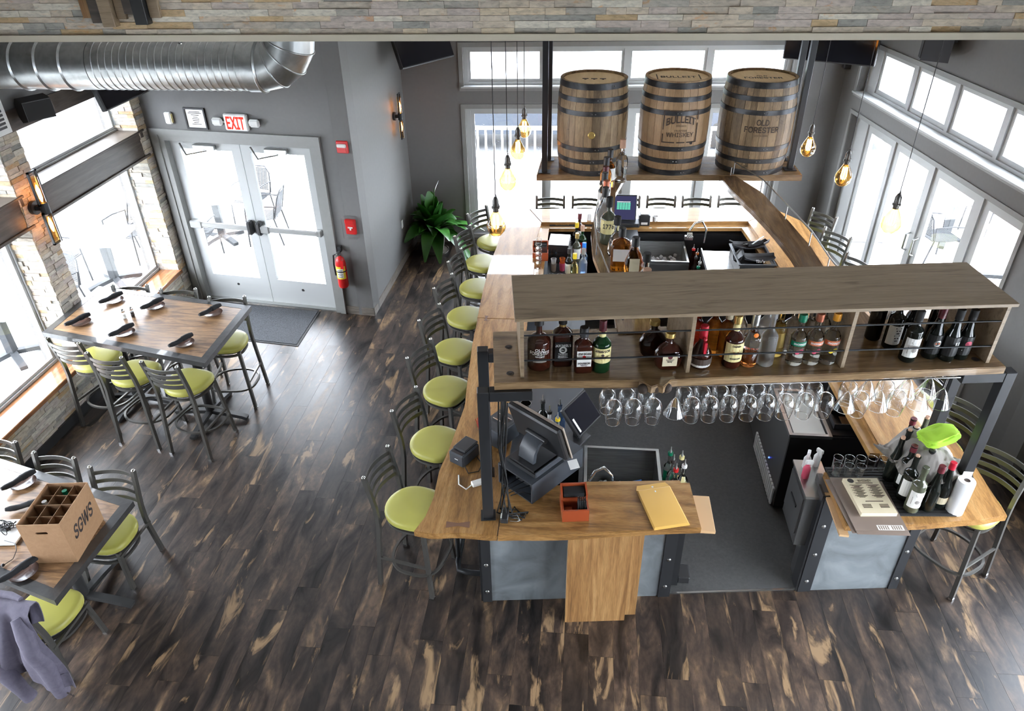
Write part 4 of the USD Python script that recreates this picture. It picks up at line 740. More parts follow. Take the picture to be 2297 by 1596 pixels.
def turn(m, a): return rot(m, a, [0, 0, 1])
part(t, 'lettering', [turn(wrap(q, rr, z), .1) for q, z in ((lt, .545), (text('DISTILLING CO', .014, .1, False), .5), (text('FRONTIER', .016, .12, False), .455), (text('WHISKEY', .042, .27, False), .415))], 'ink_brown')
part(t, 'stamp_frame', [turn(wrap(box(a, b, c, d, 0, .001).subdivide().subdivide(), rr), .1) for a, b, c, d in [(-.17, -.12, .635, .645), (-.11, .0, .635, .645), (.02, .06, .635, .645), (.08, .17, .635, .645), (-.17, -.05, .335, .345), (-.03, .05, .335, .345), (.07, .17, .335, .345), (-.175, -.165, .46, .645), (-.175, -.165, .335, .42), (.165, .175, .55, .645), (.165, .175, .335, .52)]], 'ink_brown'); part(t, 'bung_hole', mv(rot(cyl(.014, 0, .01), PI / 2, [1, 0, 0]), .15, -.306, .33), 'ink')
part(t, 'head_lettering', mv(text('BULLEIT', .07, .34), 0, 0, H - .02), 'ink_brown'); [part(t, 'head_bracket', box(a, b, c, d, H - .02, H - .0185), 'ink_brown') for a, b, c, d in ((-.21, -.2, -.1, .1), (.2, .21, -.1, .1))]
t, hd, R, H = B[2]; rr = R(.45) + .003
part(t, 'lettering', [turn(wrap(q, rr, z), -.02) for q, z in ((text('OLD', .052, .12), .53), (text('FORESTER', .052, .33), .46), (text('DISTILLING', .014, .12, False), .405))], 'ink_brown'); part(t, 'head_lettering', [mv(text('FORESTER', .06, .36), 0, -.03, H - .02), mv(text('OLD', .04, .1), 0, .05, H - .02)], 'ink')

# hanging side shelves
LS_L = [(.33, 7.2), (.2, 6.7), (.12, 6.28), (.085, 5.8), (.105, 5.34), (.16, 5.0), (.25, 4.5), (.27, 4.14)]; LS_R = [(.57, 4.17), (.52, 4.6), (.45, 5.02), (.35, 5.44), (.29, 5.8), (.29, 6.2), (.32, 6.75), (.42, 7.22)]
ls = thing('side_shelf', 'narrow live edge hanging shelf crowded with liquor bottles, left over the bar', 'shelf'); part(ls, 'board', slab(wavy(LS_L, .01, .08, 21) + wavy(LS_R, .01, .08, 22), 2.14, 2.19), 'live_shelf_long')
part(ls, 'guard_rod', tube([(x + .025, y, 2.3) for x, y in LS_L], .006, 8), 'steel', True)
for k in (0, 2, 4, 6): x, y = LS_L[k]; part(ls, 'rod_post', cyl(.005, 2.19, 2.3, 8, x + .025, y), 'steel')
RS_L = [(1.36, 7.28), (1.42, 6.86), (1.53, 6.36), (1.62, 5.87), (1.67, 5.44), (1.68, 5.1), (1.7, 4.36)]; RS_R = [(2.0, 4.4), (1.9, 4.8), (1.87, 5.13), (1.86, 5.62), (1.79, 6.17), (1.7, 6.82), (1.52, 7.3)]
rs = thing('side_shelf', 'empty live edge hanging shelf with a thin guard rod, right over the bar', 'shelf'); part(rs, 'board', slab(wavy(RS_L, .012, .08, 23) + wavy(RS_R, .01, .08, 24), 2.14, 2.19), 'live_shelf_long')
part(rs, 'guard_rod', tube([(x - .02, y, 2.32) for x, y in RS_R[1:]], .006, 8), 'steel', True)
for k in (2, 3, 4, 5, 6): x, y = RS_R[k]; part(rs, 'rod_post', cyl(.005, 2.19, 2.32, 8, x - .02, y), 'steel')
part(rs, 'bolt', [cyl(.006, 2.2, 2.28, 8, 1.47, 7.27)], 'steel')

# pendants
def pendant(label, x, y, z, s=1.0, group='glass bulb pendants'):
    t = thing('pendant_lamp', label, 'pendant lamp', (x, y, z), 0, group)
    part(t, 'cord', cyl(.0035, .24, CEIL - z, 6), 'black_plastic'); part(t, 'socket', lathe([(.012, .25), (.026, .22), (.028, .17), (.034, .165), (.034, .15), (.024, .148), (.024, .12)], 14), 'gunmetal', 40)
    part(t, 'socket_cage', [tube([(.034 * math.cos(a), .034 * math.sin(a), .16), (.018 * math.cos(a), .018 * math.sin(a), .22), (.004, 0, .27)], .003, 5) for a in (0, 2.1, 4.2)], 'gunmetal', True)
    a = np.arange(24) * 2 * PI / 24; rings = [[(r * (1 + .045 * math.cos(8 * q + z * 14)) * math.cos(q), r * (1 + .045 * math.cos(8 * q + z * 14)) * math.sin(q), z) for q in a] for r, z in ((.022, .13), (.03, .11), (.055, .06), (.075, .02), (.08, -.015), (.07, -.055), (.045, -.085), (.012, -.1))]
    part(t, 'glass_bulb', ringmesh(rings, False, False), 'amber_glass', True); part(t, 'filament', [tube([(.02 * math.cos(q), .02 * math.sin(q), .09), (.026 * math.cos(q), .026 * math.sin(q), .0), (.016 * math.cos(q), .016 * math.sin(q), -.03)], .0055, 6) for q in np.arange(6) * PI / 3], 'filament', True); return t
for i, (x, y, z) in enumerate([(-.72, 5.75, 2.25), (-.73, 6.85, 2.25), (-.715, 7.8, 2.25), (-.71, 8.6, 2.25)]):
    pendant('amber glass bulb pendant over the left bar, ' + ('nearest and lowest in the picture', 'second from the near end', 'third from the near end', 'farthest and highest in the picture')[i], x, y, z)
for i, (x, y, z) in enumerate([(2.4, 8.05, 2.25), (2.52, 7.15, 2.25), (2.6, 6.02, 2.25)]):
    pendant('amber glass bulb pendant over the right bar, ' + ('farthest, beside the barrel shelf post', 'middle one', 'nearest, against the sliding doors')[i], x, y, z)
# ceiling downlights of the low ceiling
for i, (x, y) in enumerate([(-3.6, 1.2), (-.6, 1.2), (2.4, 1.2)]):
    t = thing('downlight', 'round recessed ceiling downlight behind the camera, ' + ('left', 'middle', 'right')[i], 'ceiling lamp', (x, y, 6.2)); part(t, 'trim_ring', band([(.13, -.012), (.17, -.012), (.17, -.001), (.13, -.001)], 24), 'white_plastic'); part(t, 'lens', cyl(.13, -.008, -.002, 24), 'downlight')

# ================================================================ BOTTLES
def prof_round(h, r, rn=.014, sh=.54, nk=.69):
    return [(r * .86, 0), (r, .008), (r, h * sh), (r * .93, h * (sh + .04)), (r * .6, h * (nk - .04)), (rn * 1.15, h * nk), (rn, h * (nk + .04)), (rn, h * .96), (rn * 1.2, h * .965), (rn * 1.2, h * .985), (rn, h * .99)]
def square_loft(prof, flat=1.0, n=5.0):
    rings = []
    for r, z, k in prof:
        o = []
        for q in np.arange(28) * 2 * PI / 28:
            c, s = math.cos(q), math.sin(q); e = 2 / (2 + (n - 2) * k); o.append((r * math.copysign(abs(c) ** e, c), r * (flat if k else 1) ** 1 * math.copysign(abs(s) ** e, s) * 1.0, z))
        rings.append(o)
    return ringmesh(rings)
def bottle(label, loc, h, r, body, cap, lab=None, kind='round', words=(), ink='ink', capz=(.9, 1.0), lz=(.12, .48), rz=0, group=None, neck=None, capr=1.25, sc=1.27):
    t = thing('wine_bottle' if kind in ('wine', 'burgundy') else 'liquor_bottle', label, 'bottle', loc, rz, group, scale=sc)
    if kind == 'square': m = square_loft([(r * .95, 0, 1), (r, .008, 1), (r, h * .6, 1), (r * .8, h * .67, .6), (.02, h * .74, 0), (.015, h * .78, 0), (.015, h * .96, 0)], .8)
    elif kind == 'flask': m = square_loft([(r * .7, 0, .3), (r * .95, h * .1, .3), (r * 1.08, h * .3, .3), (r * 1.05, h * .45, .3), (r * .7, h * .62, .2), (.022, h * .72, 0), (.017, h * .76, 0), (.017, h * .92, 0)], .62)
    elif kind == 'wine': m = lathe(prof_round(h, r, .0145, .6, .72), 24)
    elif kind == 'burgundy': m = lathe([(r * .86, 0), (r, .008), (r, h * .42), (r * .9, h * .5), (r * .62, h * .61), (.018, h * .74), (.0145, h * .8), (.0145, h * .97)], 24)
    elif kind == 'squat': m = lathe([(r * .8, 0), (r, h * .06), (r * 1.0, h * .34), (r * .8, h * .44), (.03, h * .54), (.017, h * .62), (.016, h * .95)], 24)
    else: m = lathe(prof_round(h, r), 24)
    part(t, 'glass', m, body, 40); c0, c1 = capz; rn = .0148 * capr; part(t, 'cap', lathe([(rn, h * c0), (rn, h * c1 - .003), (rn * .9, h * c1), (0, h * c1)], 16), cap, 40)
    if neck: part(t, 'neck_band', lathe([(.0165, h * neck[0]), (.0165, h * neck[1])], 16, False), neck[2])
    if lab:
        if kind in ('square', 'flask'):
            y = -r * (.81 if kind == 'square' else .68); w = r * (.8 if kind == 'square' else .55); L = part(t, 'label_panel', box(-w, w, y - .001, y + .002, h * lz[0], h * lz[1]), lab)
            put = lambda m, z: onplane(m, (0, y - .0016, z), (1, 0, 0), (0, 0, 1))
        else:
            L = part(t, 'label_panel', patch(r + .0004, h * lz[0], h * lz[1], 1.25), lab); put = lambda m, z: wrap(m, r + .0014, z)
        for w_, hz, th, tw, ik in words: part(L, 'lettering' if isinstance(w_, str) else 'emblem', put(text(w_, th, tw) if isinstance(w_, str) else w_, h * hz), ik or ink)
    return t
disc = lambda r, s=1.0: trimesh.util.concatenate([affine for affine in [mv(lathe([(r, 0), (r, .0006), (0, .0007)], 18), 0, 0, 0)]])
ring_ = lambda r: band([(r * .6, 0), (r, 0), (r, .0008), (r * .6, .0008)], 18)
lines = lambda w, n, p: cat([box(-w * (1 - .25 * (i % 3)), w * (1 - .25 * (i % 3)), -i * p, -i * p + p * .4, 0, .0006) for i in range(n)])
z0 = SZ + .0006
bottle('large dark bourbon bottle lettered OLD FORESTER at the left end of the shelf', C(.28, .17, z0), .275, .056, 'dark_whiskey', 'black_plastic', None, rz=CA, capz=(.86, 1.0), capr=1.5, neck=(.9, .94, 'gold'))
last = stage.GetPrimAtPath('/World/liquor_bottle')
for w_, z, th, tw in (('OLD', .125, .012, .04), ('FORESTER', .106, .0155, .09), ('WHISKY', .088, .007, .04)): part(last, 'lettering', wrap(text(w_, th * 1.15, tw * 1.15), .0568, z), 'print_white')
part(last, 'lower_label', patch(.0565, .055, .072, .6), 'grey_cloth')
bottle('square black labelled whiskey bottle lettered JACK DANIEL’S', C(.425, .2, z0), .275, .049, 'dark_whiskey', 'black_plastic', 'label_black', 'square', [("JACK DANIEL'S", .45, .013, .074, 'print_white'), ('No.7', .36, .009, .026, 'print_white'), (ring_(.019), .36, 0, 0, 'print_white'), ('Tennessee', .28, .007, .045, 'print_white'), ('WHISKEY', .235, .0075, .048, 'print_white'), (lines(.025, 3, .006), .2, 0, 0, 'print_white')], lz=(.12, .52), rz=CA, capz=(.82, 1.0), capr=1.4, neck=(.76, .81, 'gold'))
bottle('white labelled bourbon bottle lettered JIM BEAM', C(.545, .115, z0), .24, .043, 'dark_whiskey', 'black_plastic', 'label_white', 'square', [('JIM BEAM', .47, .012, .064, 'ink_brown'), (disc(.008), .40, 0, 0, 'red_paint'), ('BOURBON', .25, .009, .058, 'ink'), (lines(.018, 2, .005), .21, 0, 0, 'ink')], lz=(.17, .53), rz=CA, capz=(.8, 1.0), capr=1.45)
bottle('green whiskey bottle with cream label lettered JAMESON', C(.655, .115, z0), .275, .0435, 'green_bottle', 'plum_cap', 'label_yellow', words=[('JAMESON', .46, .013, .075, 'ink'), (disc(.007), .385, 0, 0, 'ink_brown'), (lines(.016, 2, .005), .31, 0, 0, 'gold')], lz=(.22, .51), rz=CA, capz=(.8, 1.0), capr=1.2, neck=(.66, .79, 'label_yellow'))
bottle('round shouldered whisky flask bottle behind, with a gold stopper, in the left bay', C(1.0, .26, z0), .2, .064, 'dark_whiskey', 'gold', None, 'flask', rz=CA, capz=(.88, 1.0), capr=1.7)
bottle('round shouldered rye whisky flask bottle with a cream and green label', C(1.065, .12, z0), .195, .064, 'dark_whiskey', 'gold', 'cream_paper', 'flask', [(disc(.011), .42, 0, 0, 'plum_cap'), ('RYE', .28, .007, .02, 'ink'), (lines(.02, 2, .006), .34, 0, 0, 'ink')], lz=(.16, .46), rz=CA, capz=(.88, 1.0), capr=1.7)
bottle('tall red liqueur bottle behind the ribboned one in the middle bay', C(1.27, .27, z0), .28, .036, 'red_spirit', 'red_paint', None, rz=CA)
t = bottle('squat liqueur bottle with a red ribbon lettered Grand Marnier', C(1.268, .125, z0), .225, .05, 'dark_whiskey', 'red_ribbon', 'label_white', 'squat', [('Grand Marnier', .17, .009, .066, 'print_white'), (lines(.03, 1, .006), .1, 0, 0, 'ink')], lz=(.07, .25), rz=CA, capz=(.7, 1.0), capr=1.3)
part(t, 'label_band', patch(.0537, .03, .063, 1.1), 'ink_brown'); part(t, 'ribbon', [box(-.006, .006, -.057, -.03, .1, .16), sphere(.011, 0, -.03, .165, 1)], 'red_ribbon')
bottle('amber rum bottle with a cork stopper at the back of the middle bay', C(1.38, .28, z0), .28, .041, 'whiskey', 'cork', None, rz=CA, capz=(.8, 1.0)); bottle('amber rum bottle with cream neck label, behind the spiced rum', C(1.45, .24, z0), .285, .041, 'whiskey', 'cream_paper', None, rz=CA, capz=(.72, 1.0), capr=1.2)
bottle('dark spiced rum bottle with cream label and gold cap in the middle bay', C(1.46, .12, z0), .275, .045, 'dark_whiskey', 'gold', 'label_yellow', words=[('Captain', .47, .009, .042, 'ink_brown'), (lines(.018, 3, .01), .38, 0, 0, 'orange_print'), ('SPICED RUM', .22, .007, .05, 'ink')], lz=(.15, .52), rz=CA, capz=(.86, 1.0), capr=1.35, neck=(.72, .85, 'label_yellow'))
bottle('slim clear bottle with red and silver print at the back', C(1.54, .28, z0), .28, .034, 'clear_bottle', 'white_plastic', None, rz=CA); t = bottle('clear vodka bottle with an orange dot and orange lower half', C(1.567, .12, z0), .28, .038, 'clear_bottle', 'steel', None, rz=CA, capz=(.8, 1.0)); part(t, 'orange_dot', wrap(disc(.012), .039, .185), 'orange_dot'); part(t, 'orange_base', lathe([(.033, .001), (.0385, .009), (.0385, .085)], 24), 'orange_spirit', True)
bottle('frosted white vodka bottle with faint grey print, at the back', C(1.7, .27, z0), .285, .038, 'frost_bottle', 'clear_plastic', None, rz=CA); t = bottle('frosted white vodka bottle beside the orange one', C(1.672, .12, z0), .285, .039, 'frost_bottle', 'frost_bottle', None, rz=CA); part(t, 'etched_print', [wrap(box(-.02, .02, z, z + .0015, 0, .0006), .0394, 0) for z in np.arange(.13, .17, .005)], 'grey_cloth')
bottle('gold capped tequila bottle with a pale gold label, half hidden', C(1.765, .22, z0), .28, .036, 'gold_spirit', 'clear_bottle', 'gold', rz=CA, lz=(.2, .5))
bottle('clear large bottle with green cap behind the green capped vodka', C(1.86, .25, z0), .275, .046, 'clear_bottle', 'teal_cap', None, rz=CA); bottle('clear bottle with copper cap behind the copper capped vodka', C(1.965, .24, z0), .275, .04, 'clear_bottle', 'copper_cap', None, rz=CA); bottle('clear bottle at the back right of the middle bay', C(2.05, .26, z0), .275, .04, 'clear_bottle', 'white_plastic', None, rz=CA)
for s, cap, ink_, pr_, nm in ((1.85, 'teal_cap', 'teal_cap', 'pink_print', 'green'), (1.954, 'copper_cap', 'orange_print', 'pink_print', 'copper'), (2.056, 'amber_cap', 'orange_print', 'yellow_print', 'orange')):
    t = bottle('clear flavoured vodka bottle with %s cap lettered SMIRNOFF' % nm, C(s, .12, z0), .272, .0385, 'clear_bottle', cap, ink_, words=[('SMIRNOFF', .465, .0095, .066, 'print_white')], lz=(.42, .51), rz=CA, capz=(.86, 1.0)); part(t, 'fruit_print', [wrap(mv(disc(.011), q, .0), .0392, .085 + q * .4) for q in (-.009, .01)], pr_)
WB_ = [(2.46, .36, .31, 'wine', None, 'black wine bottle at the back left of the right bay'), (2.52, .25, .31, 'wine', 'label_white', 'black wine bottle with a tall white back label in the right bay'), (2.555, .1, .31, 'wine', 'label_white', 'matte black wine bottle with cream and picture label, front left of the right bay'), (2.68, .34, .31, 'burgundy', None, 'black sloping wine bottle at the back, left of the red capsuled one'), (2.71, .13, .31, 'burgundy', 'label_black', 'black wine bottle with silver ring emblem and red capsule'), (2.83, .33, .31, 'wine', None, 'black wine bottle at the back right of the right bay'), (2.80, .1, .31, 'burgundy', 'label_black', 'black wine bottle with small white tag label'), (2.89, .11, .3, 'burgundy', 'label_black', 'black wine bottle with round pink label, rightmost')]
for s, tt, h, k, lab, nm in WB_:
    wd = []
    if 'picture' in nm: wd = [(box(-.03, .03, -.05, -.012, 0, .0005), .38, 0, 0, 'ink'), (lines(.02, 2, .006), .42, 0, 0, 'ink'), (disc(.012), .27, 0, 0, 'grey_cloth')]
    if 'ring' in nm: wd = [(ring_(.018), .34, 0, 0, 'steel'), (box(-.012, .012, -.004, .004, 0, .001), .34, 0, 0, 'orange_print')]
    if 'tag' in nm: wd = [(box(0, .022, -.012, .012, 0, .0006), .36, 0, 0, 'label_white')]
    if 'pink' in nm: wd = [(disc(.016), .36, 0, 0, 'pink_print'), (lines(.022, 1, .006), .22, 0, 0, 'print_white')]
    if 'back label' in nm: wd = [(lines(.014, 6, .014), .45, 0, 0, 'ink')]
    t = bottle(nm, C(s, tt + .015, z0), h * .885, .038, 'wine_glass_dark', 'plum_cap' if 'red capsuled' not in nm and 'red capsule' in nm else 'rubber', lab, k if k == 'wine' else 'burgundy', wd, rz=CA, capz=(.8, 1.0), lz=(.12, .5))
# wine glasses hanging under the shelf
def hung_glass(name, label, prof, loc):
    t = thing(name, label, 'wine glass', loc, CA, 'glasses hanging under the bottle shelf', scale=1.32); part(t, 'bowl', shell(prof, 28), 'glassware', True); b_ = prof[0]; part(t, 'rim', tube([(b_[0] * math.cos(q), b_[0] * math.sin(q), b_[1]) for q in np.arange(28) * 2 * PI / 28], .0011, 5, True), 'glass_rim', True); part(t, 'stem', lathe([(.0035, -.09), (.0035, -.014), (.008, -.006)], 8), 'glassware', True); part(t, 'foot', lathe([(.0, -.006), (.012, -.006), (.034, -.002), (.034, 0), (0, 0)], 24), 'glassware', 40); return t
bowl = [(.033, -.225), (.04, -.19), (.043, -.16), (.041, -.13), (.032, -.108), (.016, -.094), (.0035, -.09)]; mart = [(.05, -.185), (.036, -.15), (.019, -.11), (.0035, -.09)]
GZ = SZ0 - .028; G = [(.745, 0), (.87, 0), (.995, 0), (1.13, 1), (1.24, 0), (1.355, 0), (1.475, 0), (1.6, 0), (1.715, 0), (1.835, 0), (1.96, 0), (2.085, 0), (2.22, 1), (2.31, 0), (2.43, 1), (2.55, 0), (2.69, 1), (2.83, 1)]
wg = mg = None; ordn = ['first', 'second', 'third', 'fourth', 'fifth', 'sixth', 'seventh', 'eighth', 'ninth', 'tenth', 'eleventh', 'twelfth', 'thirteenth', 'fourteenth', 'fifteenth', 'sixteenth', 'seventeenth', 'last']
for row, tt in ((0, .06), (1, .18)):
    for i, (s, k) in enumerate(G):
        if row and i in (3, 12): continue
        lab = ('wide cocktail' if k else 'tulip wine') + ' glass hanging upside down, ' + ordn[i] + ' from left in the ' + ('front' if not row else 'rear') + ' row'
        loc = C(s - row * .02, tt, GZ)
        if k: mg = hung_glass('cocktail_glass', lab, mart, loc) if mg is None else dup(mg, loc, CA, lab)
        else: wg = hung_glass('wine_glass', lab, bowl, loc) if wg is None else dup(wg, loc, CA, lab)
# bottles on the left hanging shelf, far to near
zl = 2.1906
SB = [(.37, 7.05, .33, .045, 'clear_bottle', 'cork', 'round', None, 'tall clear bottle with printed front, farthest on the left hanging shelf'), (.25, 6.85, .3, .042, 'whiskey', 'black_plastic', 'round', 'label_white', 'amber bottle with black stopper, second farthest on the left hanging shelf'), (.21, 6.62, .3, .042, 'whiskey', 'black_plastic', 'square', None, 'amber square bottle, third farthest on the left hanging shelf'), (.2, 6.4, .29, .042, 'clear_bottle', 'plum_cap', 'round', None, 'clear bottle with dark red cap, fourth farthest on the left hanging shelf'), (.19, 6.2, .3, .044, 'clear_bottle', 'black_plastic', 'round', 'label_white', 'clear bottle with black cap, fifth farthest on the left hanging shelf'), (.2, 6.0, .3, .042, 'frost_bottle', 'copper_cap', 'round', None, 'cloudy bottle with long pinkish neck on the left hanging shelf'), (.19, 5.8, .31, .05, 'clear_bottle', 'black_plastic', 'flask', None, 'clear round flask with long dark neck on the left hanging shelf'), (.22, 5.58, .31, .05, 'olive_bottle', 'rubber', 'round', 'label_yellow', 'dark green bottle with cream label numbered 1776'), (.28, 5.34, .26, .05, 'clear_bottle', 'rubber', 'squat', None, 'clear bottle with round black stopper beside the numbered one'), (.31, 5.12, .26, .06, 'whiskey', 'black_plastic', 'square', 'label_white', 'broad square amber bottle with a white arched label'), (.4, 4.93, .27, .052, 'whiskey', 'black_plastic', 'flask', 'cream_paper', 'amber flask bottle with cream torn label'), (.47, 4.72, .25, .055, 'clear_bottle', 'rubber', 'squat', None, 'clear round bottle with black cap, nearest on the left hanging shelf'), (.45, 4.42, .27, .045, 'gold_spirit', 'cork', 'square', 'label_white', 'gold spirit bottle with white label seen through the left bay')]
for x, y, h, r, body, cap, k, lab, nm in SB:
    bottle(nm, (x, y, zl), h, r, body, cap, lab, k, [('1776', .42, .03, .075, 'ink')] if '1776' in nm else [], capz=(.8, 1.0), capr=1.5, lz=(.25, .55))

# ================================================================ BAR EQUIPMENT AND SMALL THINGS
N_ = (-.26, 3.66); PA = math.radians(51)
t = thing('till_stand', 'dark open sided till stand on the left front counter with cables inside', 'till', (N_[0], N_[1], ZB + .001), PA)      # x away from the near corner, y to the left
part(t, 'shell_box', [box(0, .54, 0, .012, 0, .18), box(0, .54, .318, .33, 0, .18), box(0, .54, .012, .318, .168, .18), box(0, .54, .012, .318, 0, .01), box(.52, .54, .012, .318, .01, .168)], 'dark_plastic')
part(t, 'inner_cable', [tube([(.05 + .1 * k, .06 + .05 * k, .02), (.0, .1 + .04 * k, .05), (-.05, .16 + .03 * k, .01)], .004, 6) for k in range(4)], 'rubber', True); part(t, 'device', box(.1, .3, .08, .26, .012, .05, .005), 'black_plastic')
t = thing('till_terminal', 'black touch till terminal seen from behind with tilted screen', 'till', (N_[0], N_[1], ZB + .1815), PA)
part(t, 'base', loft([(.06, .03), (.36, .03), (.36, .30), (.06, .30)], [(1, 0), (1, .03)]), 'black_plastic'); part(t, 'base_top', prism([(.07, .05), (.35, .05), (.35, .28), (.07, .28)], .03, .045), 'black_plastic'); part(t, 'base_edge', box(.06, .36, .018, .032, .005, .05, .004), 'dark_plastic', label='grey sloping base side')
part(t, 'arm', sweep([(.13, .17, .045), (.14, .17, .12), (.18, .17, .18), (.235, .17, .2)], .14, .03, up=(1, 0, 0)), 'dark_plastic', 40); part(t, 'hinge', rot(mv(cyl(.02, -.09, .09), 0, 0, 0), PI / 2, [1, 0, 0]).apply_translation([.225, .17, .2]), 'black_plastic', 40)
m = rot(box(-.022, .022, -.24, .24, -.165, .165, .012), -.32, [0, 1, 0], (0, 0, 0)); part(t, 'screen_back', mv(m, .255, .18, .225), 'black_plastic', label='black rear of the screen')
part(t, 'bezel', mv(rot([*map(lambda b: b, [cat(box(.022, .034, -.25, .25, .155, .175), box(.022, .034, -.25, .25, -.175, -.155), box(.022, .034, -.25, -.235, -.155, .155), box(.022, .034, .235, .25, -.155, .155))])][0], -.32, [0, 1, 0]), .255, .18, .225), 'bezel', label='grey beige screen surround'); part(t, 'glass_screen', mv(rot(box(.03, .033, -.235, .235, -.155, .155), -.32, [0, 1, 0]), .255, .18, .225), 'screen_black')
solo('receipt', prism([(-.005, 3.83), (.06, 3.86), (.035, 3.95), (-.03, 3.92)], ZB + .183, ZB + .185), 'white_paper', 'white receipt slip on the till stand beside the screen', 'receipt')
t = thing('receipt_printer', 'black receipt printer on the left counter behind the frame post', 'printer', (-.8, 4.1, ZB + .001), math.radians(60)); part(t, 'body', box(-.1, .1, -.07, .07, 0, .11, .012), 'dark_plastic'); part(t, 'lid', box(-.06, .1, -.06, .06, .111, .13, .008), 'black_plastic'); part(t, 'paper_slot', box(-.09, -.065, -.05, .05, .111, .114), 'ink'); part(t, 'badge', box(-.1015, -.1, -.02, .01, .06, .066), 'print_white'); part(t, 'power_cable', tube([(-.08, -.06, .02), (-.12, -.13, .006), (-.06, -.18, .006), (.02, -.15, .006), (.05, -.08, .012)], .004, 6), 'rubber', True)
t = thing('card_printer', 'grey topped card printer beside the till screen', 'printer', (-.56, 4.36, ZB + .001), math.radians(55)); part(t, 'body', box(-.12, .12, -.1, .1, 0, .16, .01), 'dark_plastic'); part(t, 'top_plate', box(-.115, .115, -.095, .095, .161, .166), 'patio_grey'); part(t, 'card_slot', box(-.0, .06, -.06, .06, .166, .169), 'ink'); part(t, 'slot_rim', [box(.06, .068, -.065, .065, .166, .172), box(-.008, 0, -.065, .065, .166, .172)], 'steel')
t = thing('power_adapter', 'white power adapter with cord on the left counter by the frame post', 'adapter', (-.66, 3.83, ZB + .001), .5); part(t, 'case', box(-.05, .05, -.025, .025, 0, .03, .006), 'label_white'); part(t, 'cord', tube([(-.05, 0, .012), (-.1, -.02, .005), (-.13, .05, .005), (-.1, .14, .005)], .005, 6), 'label_white', True)
t = thing('cable_bundle', 'black cables running down the left frame post to the counter', 'cable', (-.44, 3.56, ZB + .001))
for k in range(6): part(t, 'cable', tube([(-.02 + .012 * k, .05 * math.sin(k), .98), (-.03 + .01 * k, .06 * math.sin(k * 2), .6), (.0 + .02 * math.sin(k), .03, .25), (.05 * math.cos(k), -.02 + .03 * math.sin(k * 2), .03), (.06 + .02 * k, .06 * math.cos(k), .006), (.1 + .01 * k, .0, .006)], .0055, 6), 'rubber', True)
part(t, 'power_brick', box(-.02, .03, -.1, .02, 0, .04, .005), 'black_plastic'); part(t, 'white_tag', box(-.021, -.012, -.09, .01, .041, .0425), 'label_white')
for z in range(3): part(t, 'twist_tie', tube([(.04, -.08 + .02 * z, .01), (.09, -.1 + .03 * z, .03), (.11, -.07, .01)], .003, 5), 'steel', True)
def caddy(x, y, z, label, rz):
    t = thing('napkin_caddy', label, 'caddy', (x, y, z), rz); part(t, 'front', box(-.09, .09, -.1, -.088, 0, .1), 'red_wood'); part(t, 'back', box(-.09, .09, .088, .1, 0, .17), 'red_wood')
    for s in (-1, 1): m = prism([(-.088, 0), (.088, 0), (.088, .17), (-.0, .15), (-.0, .1), (-.088, .1)], 0, .012); m.vertices = m.vertices[:, [2, 0, 1]]; part(t, 'side', mv(m, -.09 if s < 0 else .078), 'red_wood')
    part(t, 'bottom', box(-.078, .078, -.088, .088, 0, .012), 'red_wood'); part(t, 'divider', box(-.078, .078, .0, .01, .012, .12), 'red_wood'); part(t, 'black_napkins', box(-.07, .07, .014, .084, .013, .15), 'napkin_black'); part(t, 'straw_bundle', [cyl(.0035, .013, .16, 6, .02 + .012 * (k % 5), -.07 + .014 * (k // 5)) for k in range(20)], 'rubber'); part(t, 'small_box', box(-.07, -.02, -.08, -.03, .013, .07), 'red_wood'); return t
caddy(.03, 3.62, ZB + .001, 'red stained wooden napkin and straw caddy on the front counter', CA); caddy(-.455, 7.7, RZ + .001, 'red stained wooden caddy on the left drink rail past the bottle cabinet', .05)
t = thing('envelope', 'yellow manila clasp envelope on the right end of the front counter', 'envelope', (.635, 3.7, ZB + .001), math.radians(15.5)); part(t, 'body', loft([(-.125, -.19), (.125, -.19), (.125, .19), (-.125, .19)], [(1, 0), (1.0, .003), (.93, .012), (.5, .017)]), 'manila', 30); part(t, 'flap', prism([(-.125, .19), (.125, .19), (.105, .235), (-.105, .235)], 0, .003), 'manila'); part(t, 'clasp', [mv(cyl(.008, .003, .004, 10), 0, .205), box(-.004, .004, .14, .152, .014, .018)], 'label_white')
# ice bins, speed rail, coolers
def ice_bin(label, x0, x1, y0, y1, z, depth):
    t = thing('ice_bin', label, 'ice bin'); r = .025
    part(t, 'rim', [box(x0, x1, y0, y0 + r, z - .03, z), box(x0, x1, y1 - r, y1, z - .03, z), box(x0, x0 + r, y0 + r, y1 - r, z - .03, z), box(x1 - r, x1, y0 + r, y1 - r, z - .03, z)], 'steel')
    part(t, 'basin', [box(x0, x1, y0, y0 + .02, z - depth, z - .031), box(x0, x1, y1 - .02, y1, z - depth, z - .031), box(x0, x0 + .02, y0, y1, z - depth, z - .031), box(x1 - .02, x1, y0, y1, z - depth, z - .031), box(x0, x1, y0, y1, z - depth - .01, z - depth)], 'brushed')
    part(t, 'ice', [rot(box(-.018, .018, -.014, .014, -.014, .014), rng.uniform(0, 3), [rng.random(), rng.random(), 1]).apply_translation([rng.uniform(x0 + .04, x1 - .04), rng.uniform(y0 + .04, y1 - .04), z - depth + .02 + rng.uniform(0, .03)]) for _ in range(90)], 'ice', kind='stuff')
    part(t, 'leg', [box(a, a + .03, b, b + .03, .009, z - depth - .01) for a in (x0 + .02, x1 - .05) for b in (y0 + .02, y1 - .05)], 'black_steel'); part(t, 'apron', box(x0, x1, y0 - .012, y0 - .001, z - .45, z - .04), 'cooler_grey'); return t
pr('lid_white', (.55, .54, .5), .25)
